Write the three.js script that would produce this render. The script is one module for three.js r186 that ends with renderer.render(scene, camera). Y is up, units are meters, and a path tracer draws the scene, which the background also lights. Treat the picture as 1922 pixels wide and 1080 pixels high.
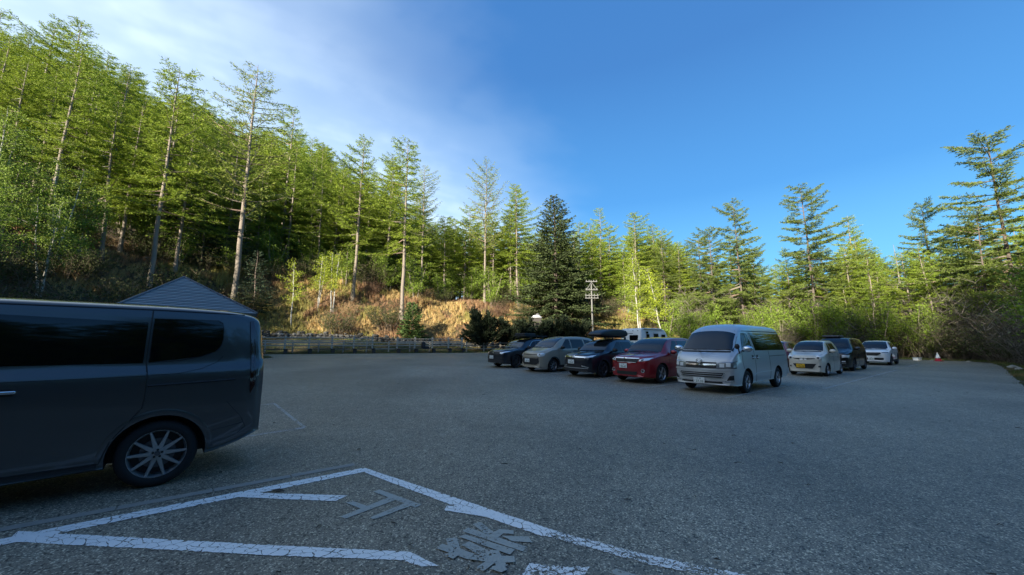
import * as THREE from 'three';
import { mergeGeometries, toCreasedNormals, mergeVertices } from 'three/addons/utils/BufferGeometryUtils.js';
import { RoundedBoxGeometry } from 'three/addons/geometries/RoundedBoxGeometry.js';
import { Brush, Evaluator, SUBTRACTION } from 'three-bvh-csg';

// ---------------------------------------------------------------- camera, sky, sun, exposure
const scene = new THREE.Scene();
const camera = new THREE.PerspectiveCamera(73.6, 1024 / 575, 0.05, 1500);
camera.position.set(0, 1.45, 0);
camera.rotation.set(8.35 * Math.PI / 180, 0, 0);
const renderer = new THREE.WebGLRenderer({ antialias: true });
renderer.toneMapping = THREE.LinearToneMapping;
renderer.toneMappingExposure = 3.8;
renderer.shadowMap.enabled = true;
const SUN_EL = 21 * Math.PI / 180, SUN_AZ = [-0.5, 0.866];
const sunDir = new THREE.Vector3(SUN_AZ[0] * Math.cos(SUN_EL), Math.sin(SUN_EL), SUN_AZ[1] * Math.cos(SUN_EL)).normalize();
const sun = new THREE.DirectionalLight(new THREE.Color().setRGB(1, 0.91, 0.75), 4.1);
sun.name = 'sun';
sun.position.copy(sunDir).multiplyScalar(220).add(new THREE.Vector3(0, 0, -40));
sun.target.position.set(0, 0, -40);
sun.castShadow = true;
sun.shadow.camera.left = -120; sun.shadow.camera.right = 120; sun.shadow.camera.top = 120; sun.shadow.camera.bottom = -120; sun.shadow.camera.far = 500;
sun.shadow.mapSize.set(4096, 4096);
scene.add(sun, sun.target);

// ---------------------------------------------------------------- small tools
function mulberry(a) { return () => { a |= 0; a = a + 0x6D2B79F5 | 0; let t = Math.imul(a ^ a >>> 15, 1 | a); t = t + Math.imul(t ^ t >>> 7, 61 | t) ^ t; return ((t ^ t >>> 14) >>> 0) / 4294967296; }; }
const lerp = (a, b, t) => a + (b - a) * t, clamp = (x, a = 0, b = 1) => Math.min(b, Math.max(a, x));
const smooth = (a, b, x) => { const t = clamp((x - a) / (b - a)); return t * t * (3 - 2 * t); };
function hash2(i, j, s) { let h = Math.imul(i, 374761393) + Math.imul(j, 668265263) + Math.imul(s, 974634777) | 0; h = Math.imul(h ^ h >>> 13, 1274126177); return ((h ^ h >>> 16) >>> 0) / 4294967296; }
function vnoise(x, y, s = 0) { const i = Math.floor(x), j = Math.floor(y); let u = x - i, v = y - j; u = u * u * (3 - 2 * u); v = v * v * (3 - 2 * v); return lerp(lerp(hash2(i, j, s), hash2(i + 1, j, s), u), lerp(hash2(i, j + 1, s), hash2(i + 1, j + 1, s), u), v); }
function fbm(x, y, o = 4, s = 0) { let a = 0, w = 0.5, t = 0; for (let k = 0; k < o; k++) { a += w * vnoise(x, y, s + k * 17); t += w; x *= 2.03; y *= 2.03; w *= 0.5; } return a / t; }
function wrapNoise(x, y, p, s) { const i = Math.floor(x), j = Math.floor(y); let u = x - i, v = y - j; u = u * u * (3 - 2 * u); v = v * v * (3 - 2 * v); const m = (k) => ((k % p) + p) % p; return lerp(lerp(hash2(m(i), m(j), s), hash2(m(i + 1), m(j), s), u), lerp(hash2(m(i), m(j + 1), s), hash2(m(i + 1), m(j + 1), s), u), v); }
const table = (pts, x) => { if (x <= pts[0][0]) return pts[0][1]; for (let i = 1; i < pts.length; i++) if (x <= pts[i][0]) { const t = (x - pts[i - 1][0]) / (pts[i][0] - pts[i - 1][0]); return lerp(pts[i - 1][1], pts[i][1], t); } return pts[pts.length - 1][1]; };
const tableS = (pts, x) => { if (x <= pts[0][0]) return pts[0][1]; for (let i = 1; i < pts.length; i++) if (x <= pts[i][0]) { const t = (x - pts[i - 1][0]) / (pts[i][0] - pts[i - 1][0]); return lerp(pts[i - 1][1], pts[i][1], t * t * (3 - 2 * t)); } return pts[pts.length - 1][1]; };

function dataTexture(size, fn, srgb = true, w = size, h = size) {
  const d = new Uint8Array(w * h * 4);
  for (let y = 0; y < h; y++) for (let x = 0; x < w; x++) { const c = fn(x, y), k = (y * w + x) * 4; d[k] = clamp(c[0], 0, 255); d[k + 1] = clamp(c[1], 0, 255); d[k + 2] = clamp(c[2], 0, 255); d[k + 3] = 255; }
  const t = new THREE.DataTexture(d, w, h, THREE.RGBAFormat); t.magFilter = THREE.LinearFilter; t.minFilter = THREE.LinearMipmapLinearFilter; t.generateMipmaps = true; t.wrapS = t.wrapT = THREE.RepeatWrapping;
  if (srgb) t.colorSpace = THREE.SRGBColorSpace; t.needsUpdate = true; return t;
}

// the sky: deep blue with thin cirrus drifting over the left half, going on behind the camera
{
  const W = 2048, Hh = 1024, d = new Float32Array(W * Hh * 4);
  const stops = [[0, 0.25, 0.60, 0.88], [0.14, 0.16, 0.475, 0.80], [0.34, 0.075, 0.27, 0.60], [0.6, 0.047, 0.165, 0.42], [1, 0.033, 0.125, 0.34]];
  for (let j = 0; j < Hh; j++) for (let i = 0; i < W; i++) {
    const el = ((j + 0.5) / Hh - 0.5) * Math.PI, phi = ((i + 0.5) / W - 0.5) * 2 * Math.PI;
    const x = Math.cos(el) * Math.cos(phi), y = Math.sin(el), z = Math.cos(el) * Math.sin(phi);
    const t = clamp(y), c = [0, 0, 0];
    for (let k = 0; k < 3; k++) c[k] = table(stops.map((s) => [s[0], s[k + 1]]), t);
    const g = Math.max(0, x * sunDir.x + y * sunDir.y + z * sunDir.z);
    const aur = 0.5 * Math.pow(g, 8) + 1.2 * Math.pow(g, 60);
    c[0] += aur * 0.95; c[1] += aur * 0.88; c[2] += aur * 0.75;
    // cirrus on a sheet overhead
    const yy = Math.max(y, 0.03), px = x / (yy + 0.12), pz = z / (yy + 0.12);
    const a = 0.55, u = px * Math.cos(a) - pz * Math.sin(a), v = px * Math.sin(a) + pz * Math.cos(a);
    const warp = fbm(u * 0.7 + 3, v * 0.7, 3, 5) * 1.6;
    let n = 0.42 * fbm(u * 0.7 + warp, v * 1.3 + warp, 5, 11) + 0.33 * fbm(u * 1.6 + warp * 1.4, v * 9, 5, 31) + 0.25 * fbm(u * 11 + warp * 5, v * 13, 4, 57);
    const side = smooth(0.12, -1.35, px + 0.2 * pz + 1.0 * (fbm(px * 0.9, pz * 0.9, 5, 77) - 0.5) + 0.5 * (n - 0.5));
    let cl = side * (0.6 + 0.42 * smooth(0.35, 0.65, n)) * smooth(0.0, 0.2, y + 0.05);
    cl = clamp(cl * 0.92);
    const cc = [0.72, 0.86, 0.98];
    for (let k = 0; k < 3; k++) d[(j * W + i) * 4 + k] = lerp(c[k], cc[k] * (1 + 0.25 * g), cl) * 0.415;
    d[(j * W + i) * 4 + 3] = 1;
  }
  const sky = new THREE.DataTexture(d, W, Hh, THREE.RGBAFormat, THREE.FloatType);
  sky.mapping = THREE.EquirectangularReflectionMapping; sky.magFilter = THREE.LinearFilter; sky.minFilter = THREE.LinearFilter; sky.needsUpdate = true;
  scene.background = sky; scene.environment = sky;
}

// ---------------------------------------------------------------- naming
const used = new Map();
function numbered(name) { const n = used.get(name) ?? 0; used.set(name, n + 1); return n ? `${name}_${String(n).padStart(3, '0')}` : name; }
function shade(o) { o.traverse((m) => { if (m.isMesh) { m.castShadow = true; m.receiveShadow = true; } }); return o; }
function tag(o, label, category, group, kind) { o.userData = { label, category }; if (group) o.userData.group = group; if (kind) o.userData.kind = kind; return o; }
function mesh(name, geo, mat, parent) { const m = new THREE.Mesh(geo, mat); m.name = parent ? name : numbered(name); m.castShadow = m.receiveShadow = true; (parent ?? scene).add(m); return m; }
function thing(name, label, category, group) { const g = new THREE.Group(); g.name = numbered(name); scene.add(g); return tag(g, label, category, group); }
function struct(name, geo, mat, label, category) { const m = mesh(name, geo, mat); tag(m, label, category, null, 'structure'); return m; }

// a bag of triangles with optional colours and uv
class Bag {
  constructor() { this.p = []; this.c = []; this.n = []; this.uv = []; this.k = [1, 1, 1]; }
  v(a) { this.p.push(a[0], a[1], a[2]); this.c.push(this.k[0], this.k[1], this.k[2]); }
  tri(a, b, c) { this.v(a); this.v(b); this.v(c); }
  quad(a, b, c, d) { this.tri(a, b, c); this.tri(a, c, d); }
  // tapered tube through points [x,y,z,r]
  tube(pts, sides = 5, cap = false) {
    const rings = [], up0 = new THREE.Vector3();
    for (let i = 0; i < pts.length; i++) {
      const a = pts[Math.max(0, i - 1)], b = pts[Math.min(pts.length - 1, i + 1)];
      const t = new THREE.Vector3(b[0] - a[0], b[1] - a[1], b[2] - a[2]).normalize();
      up0.set(Math.abs(t.y) > 0.9 ? 1 : 0, Math.abs(t.y) > 0.9 ? 0 : 1, 0);
      const s = new THREE.Vector3().crossVectors(t, up0).normalize(), w = new THREE.Vector3().crossVectors(s, t);
      const ring = [];
      for (let k = 0; k < sides; k++) { const q = k / sides * Math.PI * 2, cs = Math.cos(q) * pts[i][3], sn = Math.sin(q) * pts[i][3]; ring.push([pts[i][0] + s.x * cs + w.x * sn, pts[i][1] + s.y * cs + w.y * sn, pts[i][2] + s.z * cs + w.z * sn]); }
      rings.push(ring);
    }
    for (let i = 0; i + 1 < rings.length; i++) for (let k = 0; k < sides; k++) { const n = (k + 1) % sides; this.quad(rings[i][k], rings[i][n], rings[i + 1][n], rings[i + 1][k]); }
    if (cap) for (const r of [rings[0], rings[rings.length - 1]]) for (let k = 1; k + 1 < sides; k++) this.tri(r[0], r[k], r[k + 1]);
  }
  geo(smoothIt = false) {
    let g = new THREE.BufferGeometry();
    g.setAttribute('position', new THREE.Float32BufferAttribute(this.p, 3));
    g.setAttribute('color', new THREE.Float32BufferAttribute(this.c, 3));
    if (smoothIt) { g = mergeVertices(g, 1e-4); }
    g.computeVertexNormals();
    return g;
  }
}

// ---------------------------------------------------------------- the lie of the land
const rowS = (x, z) => (x - 6.9) * -0.62 + (z + 11.5) * -0.78;
const lotY = (x, z) => { const s = rowS(x, z), q = s > 6 ? s : s < -2 ? 2 : 2 + (s + 2) * (s + 2) / 16; return 0.02 * clamp(q - 2, 0, 36); };
const LOT = [[-16, 15], [-15.5, -20], [-16.8, -27.6], [-20.6, -31.2], [-4.4, -40.2], [8, -45.6], [20, -46.5], [30, -42], [37, -36.6], [38.4, -33], [36.6, -29.8], [32, -25.6], [25, -19.7], [15.7, -12], [8.2, -5.6], [4, -1], [2, 5], [-4, 12]];
const TOE = [[-24, 60], [-25, 20], [-27.5, -5], [-31, -24], [-30, -35.5], [-25.2, -39.6], [-12, -45.4], [0, -50.6], [10, -54], [22, -53], [34, -50], [48, -47], [80, -44]];
function polyDist(P, x, z, closed) {        // signed distance, positive on the left of the walking direction's far side
  let best = 1e9, arc = 0, at = 0, sign = 1;
  for (let i = 0; i + (closed ? 0 : 1) < P.length; i++) {
    const a = P[i], b = P[(i + 1) % P.length], dx = b[0] - a[0], dz = b[1] - a[1], L = Math.hypot(dx, dz);
    let t = ((x - a[0]) * dx + (z - a[1]) * dz) / (L * L); t = clamp(t);
    const ex = x - a[0] - dx * t, ez = z - a[1] - dz * t, d = Math.hypot(ex, ez);
    if (d < best - 1e-9) { best = d; at = arc + L * t; sign = (dx * (z - a[1]) - dz * (x - a[0])) < 0 ? 1 : -1; }
    arc += L;
  }
  return [best * sign, at];
}
function inside(P, x, z) { let r = false; for (let i = 0, j = P.length - 1; i < P.length; j = i++) { const a = P[i], b = P[j]; if ((a[1] > z) !== (b[1] > z) && x < (b[0] - a[0]) * (z - a[1]) / (b[1] - a[1]) + a[0]) r = !r; } return r; }
const lotDist = (x, z) => { const d = Math.abs(polyDist(LOT, x, z, true)[0]); return inside(LOT, x, z) ? -d : d; };
// arc length along the toe: (-24,60) 0, (-25,20) 40, (-27.5,-5) 65, (-31,-24) 84.5, (-30,-35.5) 96, (-25.2,-39.6) 102.3, (-12,-45.4) 116.8, (0,-50.6) 129.8, (10,-54) 140.4, (22,-53) 152.4, (34,-50) 164.8, (48,-47) 179
const TOE_RISE = [[0, 0.5], [65, 1.0], [96, 1.5], [106, 1.35], [125, 0.35], [145, 0.2], [170, 0.05]];   // lawn between the lot and the wall
const BANK = [[0, 1], [50, 2], [84, 6.5], [100, 5.6], [117, 6.0], [140, 6.2], [152, 5], [162, 2.2], [170, 0.6], [182, 0.2]];
const HILL = [[0, 0.05], [30, 0.06], [62, 0.12], [76, 0.4], [88, 0.62], [100, 0.52], [112, 0.35], [124, 0.18], [136, 0.08], [150, 0.05], [175, 0.0]];
const p_sun = [-SUN_AZ[1] * -1, -SUN_AZ[0]];
function ground(x, z) {
  const [d, arc] = polyDist(TOE, x, z, false), ld = lotDist(x, z);
  let y = lotY(x, z);
  const rough = fbm(x * 0.13, z * 0.13, 4, 3) - 0.5;
  const toe = tableS(TOE_RISE, arc);
  if (d > -6) y += toe * smooth(-5.2, 0, d);
  if (d > 0) {
    const b = tableS(BANK, arc), k = tableS(HILL, arc);
    y += b * smooth(-1, 11, d) - b * smooth(-1, 11, 0) + k * Math.max(0, d - 7) * (1 - 0.22 * smooth(30, 120, d)) + rough * 3.0 * smooth(2, 18, d) * smooth(182, 165, arc);
    y += 0.5 * (fbm(x * 0.5, z * 0.5, 3, 9) - 0.5) * smooth(0.5, 4, d);
  }
  // the wooded ridge behind the camera, on the side the sun comes from
  const s = -(x * SUN_AZ[0] + z * SUN_AZ[1]), q = x * SUN_AZ[1] - z * SUN_AZ[0];
  const crest = tableS([[-100, 8], [-75, 11], [-60, 13], [-47, 18], [-38, 22], [-31, 27], [-10, 35], [5, 38], [60, 40], [130, 34]], q);
  const rid = crest * smooth(-14, -62, s) * (1 - 0.3 * smooth(-90, -170, s));
  if (z > -20 || x < -30) y = Math.max(y, lotY(x, z) + rid + rough * 2 * smooth(-16, -40, s));
  // verge
  if (ld < 0) y -= 0.09 * smooth(0, 0.35, -ld) + 0.03; else y += 0.035 * smooth(0, 0.5, ld) - 0.03 + 0.1 * (fbm(x * 0.9, z * 0.9, 3, 21) - 0.45) * smooth(0.3, 2.5, ld);
  return y;
}
// ---------------------------------------------------------------- surfaces
function noisyTex(size, period, fn, srgb = true) { return dataTexture(size, (x, y) => fn(x / size, y / size, (f, s) => wrapNoise(x / size * f, y / size * f, f, s)), srgb); }
const asphaltMap = dataTexture(1024, (x, y) => {
  const u = x / 1024, v = y / 1024, n = (f, s) => wrapNoise(u * f, v * f, f, s);
  const stone = n(300, 1) * 0.6 + n(180, 2) * 0.4, hi = smooth(0.56, 0.8, stone), pit = smooth(0.42, 0.22, n(230, 3) * 0.6 + n(130, 4) * 0.4);
  const b = 103 + 16 * (n(24, 5) - 0.5) + 80 * hi - 60 * pit + 30 * (hash2(x, y, 6) - 0.5);
  return [b * 1.11, b * 1.05, b * 0.92];
});
const asphaltBump = dataTexture(1024, (x, y) => { const u = x / 1024, v = y / 1024, n = (f, s) => wrapNoise(u * f, v * f, f, s); const b = 255 * (0.6 * (n(300, 1) * 0.6 + n(180, 2) * 0.4) + 0.4 * n(120, 8)); return [b, b, b]; }, false);
const litterMap = dataTexture(512, (x, y) => { const u = x / 512, v = y / 512, n = (f, s) => wrapNoise(u * f, v * f, f, s); const b = 128 + 110 * (n(128, 1) - 0.5) + 90 * (n(40, 2) - 0.5) + 60 * (hash2(x, y, 3) - 0.5); return [b * 1.04, b, b * 0.94]; });
const M = {};
M.asphalt = new THREE.MeshStandardMaterial({ map: asphaltMap, bumpMap: asphaltBump, bumpScale: 0.004, roughness: 0.55, vertexColors: true });
M.ground = new THREE.MeshStandardMaterial({ map: litterMap, bumpMap: litterMap, bumpScale: 0.06, roughness: 1, vertexColors: true });
const leafMat = (o = {}) => new THREE.MeshPhysicalMaterial({ color: 0xffffff, roughness: 0.75, transmission: 0.42, thickness: 0, vertexColors: true, side: THREE.DoubleSide, specularIntensity: 0.3, ...o });
M.leaf = leafMat();
M.needle = leafMat({ transmission: 0.12 });
M.wood = new THREE.MeshStandardMaterial({ roughness: 0.95, vertexColors: true });

// ground: one sheet out to the horizon, finer near the camera
{
  const xs = [], zs = [];
  for (let x = -420; x < -110; x += 20) xs.push(x); for (let x = -110; x < -46; x += 3) xs.push(x); for (let x = -46; x < 52; x += 0.8) xs.push(x); for (let x = 52; x < 120; x += 4) xs.push(x); for (let x = 120; x <= 420; x += 20) xs.push(x);
  for (let z = -420; z < -120; z += 20) zs.push(z); for (let z = -120; z < -72; z += 3) zs.push(z); for (let z = -72; z < 10; z += 0.8) zs.push(z); for (let z = 10; z < 110; z += 4) zs.push(z); for (let z = 110; z <= 300; z += 20) zs.push(z);
  const nx = xs.length, nz = zs.length, p = [], c = [], uv = [], idx = [];
  for (let j = 0; j < nz; j++) for (let i = 0; i < nx; i++) {
    const x = xs[i], z = zs[j], y = ground(x, z); p.push(x, y, z); uv.push(x / 3, z / 3);
    const [d, arc] = polyDist(TOE, x, z, false), ld = lotDist(x, z), n1 = fbm(x * 0.35, z * 0.35, 3, 41), n2 = fbm(x * 0.08, z * 0.08, 3, 43), n3 = fbm(x * 1.3, z * 1.3, 2, 47);
    let a = [0.105, 0.085, 0.052];                                           // woodland litter
    const gold = smooth(-0.6, 0.6, d) * smooth(30, 14, d) * smooth(94, 104, arc) * smooth(172, 160, arc);
    const dry = [0.31, 0.235, 0.1], red = [0.19, 0.12, 0.07], grn = [0.085, 0.105, 0.03], lawn = [0.088, 0.094, 0.036];
    const g2 = n1 > 0.5 ? dry.map((v, k) => lerp(v, red[k], smooth(0.5, 0.66, n1))) : dry;
    for (let k = 0; k < 3; k++) a[k] = lerp(a[k], lerp(g2[k], grn[k], smooth(0.52, 0.7, n3) * 0.5), gold);
    const lw = Math.max(smooth(0.2, -0.6, d) * smooth(-12, -2, -Math.abs(ld)), 0) * (z < 6 ? 1 : 0);
    for (let k = 0; k < 3; k++) a[k] = lerp(a[k], lerp(lawn[k], [0.16, 0.125, 0.06][k], smooth(0.45, 0.75, n1)), lw);
    const w = 0.8 + 0.4 * n2; c.push(a[0] * w * 2, a[1] * w * 2, a[2] * w * 2);
  }
  for (let j = 0; j + 1 < nz; j++) for (let i = 0; i + 1 < nx; i++) { const k = j * nx + i; idx.push(k, k + nx, k + 1, k + 1, k + nx, k + nx + 1); }
  const g = new THREE.BufferGeometry(); g.setAttribute('position', new THREE.Float32BufferAttribute(p, 3)); g.setAttribute('color', new THREE.Float32BufferAttribute(c, 3)); g.setAttribute('uv', new THREE.Float32BufferAttribute(uv, 2)); g.setIndex(idx); g.computeVertexNormals();
  struct('ground', g, M.ground, 'sloping ground of dry grass, lawn and woodland litter around the lot', 'ground');
}
// the asphalt of the car park, clipped to its outline
{
  const st = 0.5, p = [], c = [], uv = [], put = (x, z) => {
    p.push(x, lotY(x, z), z); uv.push(x / 2.2, z / 2.2);
    const a = fbm(x * 0.22, z * 0.22, 4, 61), b = fbm(x * 0.9 + 5, z * 0.35, 4, 63), e = fbm(x * 2.1, z * 2.1, 3, 69);
    const w = 1.02 + 0.5 * (a - 0.5) + 0.6 * (b - 0.5) + 0.26 * (e - 0.5), worn = smooth(0.56, 0.72, fbm(x * 0.16 + 9, z * 0.3, 3, 65)) * 0.16, t = (fbm(x * 0.11, z * 0.11, 2, 67) - 0.5) * 0.12;
    const m = w + worn; c.push(m * (1 - t * 0.4), m, m * (1 + t));
  };
  const clip = (poly, keep) => poly; // outline cells are cut by the polygon itself
  const shape = new THREE.Shape(LOT.map(([x, z]) => new THREE.Vector2(x, -z)));
  const pts = shape.getPoints();
  // fine cells inside, and a border strip whose outer edge is ragged
  const cell = (x, z) => lotDist(x, z) < -0.02;
  for (let z = -50; z < 16; z += st) for (let x = -26; x < 40; x += st) {
    const k = [[x, z], [x, z + st], [x + st, z + st], [x + st, z]].map(([a, b]) => {
      const d = lotDist(a, b); if (d < 0) return [a, b];
      if (d > st * 1.5) return null;
      // pull an outside corner back to the edge, a little unevenly
      const e = 0.05, gx = (lotDist(a + e, b) - lotDist(a - e, b)) / (2 * e), gz = (lotDist(a, b + e) - lotDist(a, b - e)) / (2 * e), r = d + 0.12 * (vnoise(a * 1.7, b * 1.7, 4) - 0.5);
      return [a - gx * r, b - gz * r];
    });
    if (k.some((q) => !q)) continue;
    if (!cell(x, z) && !cell(x + st, z) && !cell(x, z + st) && !cell(x + st, z + st)) continue;
    for (const t of [[0, 1, 2], [0, 2, 3]]) for (const q of t) put(k[q][0], k[q][1]);
  }
  let g = new THREE.BufferGeometry(); g.setAttribute('position', new THREE.Float32BufferAttribute(p, 3)); g.setAttribute('color', new THREE.Float32BufferAttribute(c, 3)); g.setAttribute('uv', new THREE.Float32BufferAttribute(uv, 2)); g = mergeVertices(g, 1e-3); g.computeVertexNormals();
  struct('car_park_asphalt', g, M.asphalt, 'weathered grey asphalt of the open car park', 'asphalt');
}

// ---------------------------------------------------------------- painted markings, cracked into chips
M.paint = new THREE.MeshStandardMaterial({ color: new THREE.Color().setRGB(0.88, 0.86, 0.82), roughness: 0.7, bumpMap: asphaltBump, bumpScale: 0.002 });
M.paintOld = new THREE.MeshStandardMaterial({ color: new THREE.Color().setRGB(0.43, 0.43, 0.38), roughness: 0.85, bumpMap: asphaltBump, bumpScale: 0.004 });
M.paintWorn = new THREE.MeshStandardMaterial({ color: new THREE.Color().setRGB(0.42, 0.43, 0.42), roughness: 0.9 });
// wear of the paint: cells parted by fine cracks, crumbled edges, stones standing through
function wearMask(seed, crack, edge, pits, W = 1024, H = 128, lenM = 1.6, widM = 0.2) {
  const r = mulberry(seed), cell = 0.075, nx = Math.round(lenM / cell), ny = Math.max(2, Math.round(widM / 0.09)), pts = [];
  for (let j = 0; j < ny; j++) for (let i = 0; i < nx; i++) pts.push([(i + 0.15 + 0.7 * r()) / nx, (j + 0.15 + 0.7 * r()) / ny, i, j]);
  return dataTexture(W, (x, y) => {
    const wu = (wrapNoise(x / W * 40, y / H * 5, 40, seed) - 0.5) * 0.02, wv = (wrapNoise(x / W * 40, y / H * 5, 40, seed + 1) - 0.5) * 0.14, u = x / W + wu, v = y / H + wv; let d1 = 9, d2 = 9;
    const ci = Math.floor(u * nx); for (const [a, b, i] of pts) { let dd = i - ci; if (dd > nx / 2) dd -= nx; if (dd < -nx / 2) dd += nx; if (Math.abs(dd) > 2) continue; let du = a - u; du -= Math.round(du); const d = Math.hypot(du * lenM, (b - v) * widM); if (d < d1) { d2 = d1; d1 = d; } else if (d < d2) d2 = d; }
    const n = wrapNoise(x / W * 90, y / H * 11, 90, seed + 2), m = wrapNoise(x / W * 260, y / H * 32, 260, seed + 3), big = wrapNoise(x / W * 14, y / H * 3, 14, seed + 4);
    const ev = Math.min(y / H, 1 - y / H) * widM; let on = d2 - d1 > crack * (0.2 + 1.6 * big * n) && ev > edge * (0.15 + 1.5 * n * (0.4 + big)) && m * 0.6 + n * 0.4 > pits * (0.5 + big) ? 255 : 0;
    return [on, on, on];
  }, false, W, H);
}
const masks = { good: wearMask(5, 0.007, 0.012, 0.16), worn: wearMask(6, 0.012, 0.03, 0.42), speck: wearMask(7, 0.0, 0.0, 0.3) };
for (const [k, base] of [['good', 'paint'], ['worn', 'paint'], ['speck', 'paintOld']]) { M[base + '_' + k] = M[base].clone(); M[base + '_' + k].alphaMap = masks[k]; M[base + '_' + k].alphaTest = 0.5; }
M.paintWorn.alphaMap = wearMask(8, 0.012, 0.02, 0.44); M.paintWorn.alphaTest = 0.5;
function chips(bag, a0, a1, b0, b1) {   // a strip between edge a (a0->a1) and edge b (b0->b1), uv along it in metres
  const L = Math.hypot((a0[0] + b0[0] - a1[0] - b1[0]) / 2, (a0[1] + b0[1] - a1[1] - b1[1]) / 2), n = Math.max(1, Math.round(L / 0.4)), off = (bag.run ?? 0); bag.run = off + L;
  const at = (s, w) => { const x = lerp(lerp(a0[0], a1[0], s), lerp(b0[0], b1[0], s), w), z = lerp(lerp(a0[1], a1[1], s), lerp(b0[1], b1[1], s), w); return [x, lotY(x, z) + 0.005, z, (off + s * L) / 1.6, w]; };
  for (let i = 0; i < n; i++) { const q = [at(i / n, 0), at((i + 1) / n, 0), at((i + 1) / n, 1), at(i / n, 1)]; for (const t of [[0, 1, 2], [0, 2, 3]]) { bag.tri(...t.map((k) => q[k])); for (const k of t) bag.uv.push(q[k][3], q[k][4]); } }
}
function upward(g, uvs) { const p = g.attributes.position, uv = uvs && uvs.length ? uvs.slice() : null; for (let i = 0; i < p.count; i += 3) { const ax = p.getX(i), az = p.getZ(i), bx = p.getX(i + 1), bz = p.getZ(i + 1), cx = p.getX(i + 2), cz = p.getZ(i + 2); if ((bx - ax) * (cz - az) - (bz - az) * (cx - ax) > 0) { const t = [p.getX(i + 1), p.getY(i + 1), p.getZ(i + 1)]; p.setXYZ(i + 1, p.getX(i + 2), p.getY(i + 2), p.getZ(i + 2)); p.setXYZ(i + 2, ...t); if (uv) { const a = uv.slice(2 * i + 2, 2 * i + 4); uv[2 * i + 2] = uv[2 * i + 4]; uv[2 * i + 3] = uv[2 * i + 5]; uv[2 * i + 4] = a[0]; uv[2 * i + 5] = a[1]; } } } g.computeVertexNormals(); const out = uv ?? []; if (!uv) for (let i = 0; i < p.count; i++) out.push(p.getX(i) / 1.6, p.getZ(i) / 0.2); g.setAttribute('uv', new THREE.Float32BufferAttribute(out, 2)); g.deleteAttribute('color'); return g; }
function marking(name, label, fill, mat = M.paint_good) { const b = new Bag(); fill(b); return struct(name, upward(b.geo(), b.uv), mat, label, 'road marking'); }
const rp = null;
marking('painted_line', 'cracked white bay line running along the concrete strip beside the grey van', (b) => {
  chips(b, [-5.3, -1.86], [-3.5, -3.40], [-5.2, -1.75], [-3.38, -3.28], rp); chips(b, [-3.5, -3.40], [-1.74, -4.79], [-3.38, -3.28], [-1.66, -4.64], rp);
});
marking('painted_line', 'cracked white bay line running from the corner diagonally to the lower right', (b) => {
  chips(b, [-1.74, -4.79], [-0.52, -3.90], [-1.66, -4.60], [-0.58, -3.75]); chips(b, [-0.52, -3.90], [0.30, -3.29], [-0.58, -3.75], [0.24, -3.15]);
});
marking('painted_line', 'crumbling end of the diagonal white bay line at the bottom edge', (b) => { chips(b, [0.30, -3.29], [1.0, -2.89], [0.24, -3.15], [0.93, -2.77]); chips(b, [1.0, -2.89], [2.3, -2.35], [0.93, -2.77], [2.25, -2.22]); }, M.paint_worn);
marking('painted_arrow_stroke', 'short overpainted white stroke beside the diagonal bay line', (b) => chips(b, [-0.585, -3.73], [-0.12, -3.60], [-0.60, -3.62], [-0.02, -3.42], rp, 0.09, 0.05));
marking('painted_stroke', 'short white hatch stroke branching off the left bay line', (b) => chips(b, [-2.66, -4.03], [-1.58, -3.96], [-2.60, -3.90], [-1.64, -3.81], rp));
marking('painted_stroke', 'long white hatch stroke crossing the foreground from the left edge', (b) => { chips(b, [-3.85, -3.24], [-1.54, -3.02], [-3.72, -3.07], [-1.6, -2.885], rp, 0.1, 0.02); chips(b, [-1.54, -3.02], [-0.72, -2.95], [-1.6, -2.885], [-0.75, -2.83], rp, 0.1, 0.03); chips(b, [-0.72, -2.95], [-0.48, -2.77], [-0.75, -2.83], [-0.60, -2.76], rp, 0.05, 0.2); });
marking('painted_stroke', 'flaking white paint stroke at the bottom edge right of the kanji', (b) => { chips(b, [0.12, -2.81], [0.52, -2.775], [0.05, -2.64], [0.42, -2.6], rp); }, M.paint_worn);
const flat = (b, poly) => { const s = THREE.ShapeUtils.triangulateShape(poly.map(([x, z]) => new THREE.Vector2(x, z)), []); for (const t of s) b.tri(...t.map((i) => [poly[i][0], lotY(...poly[i]) + 0.004, poly[i][1]])); };
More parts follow.
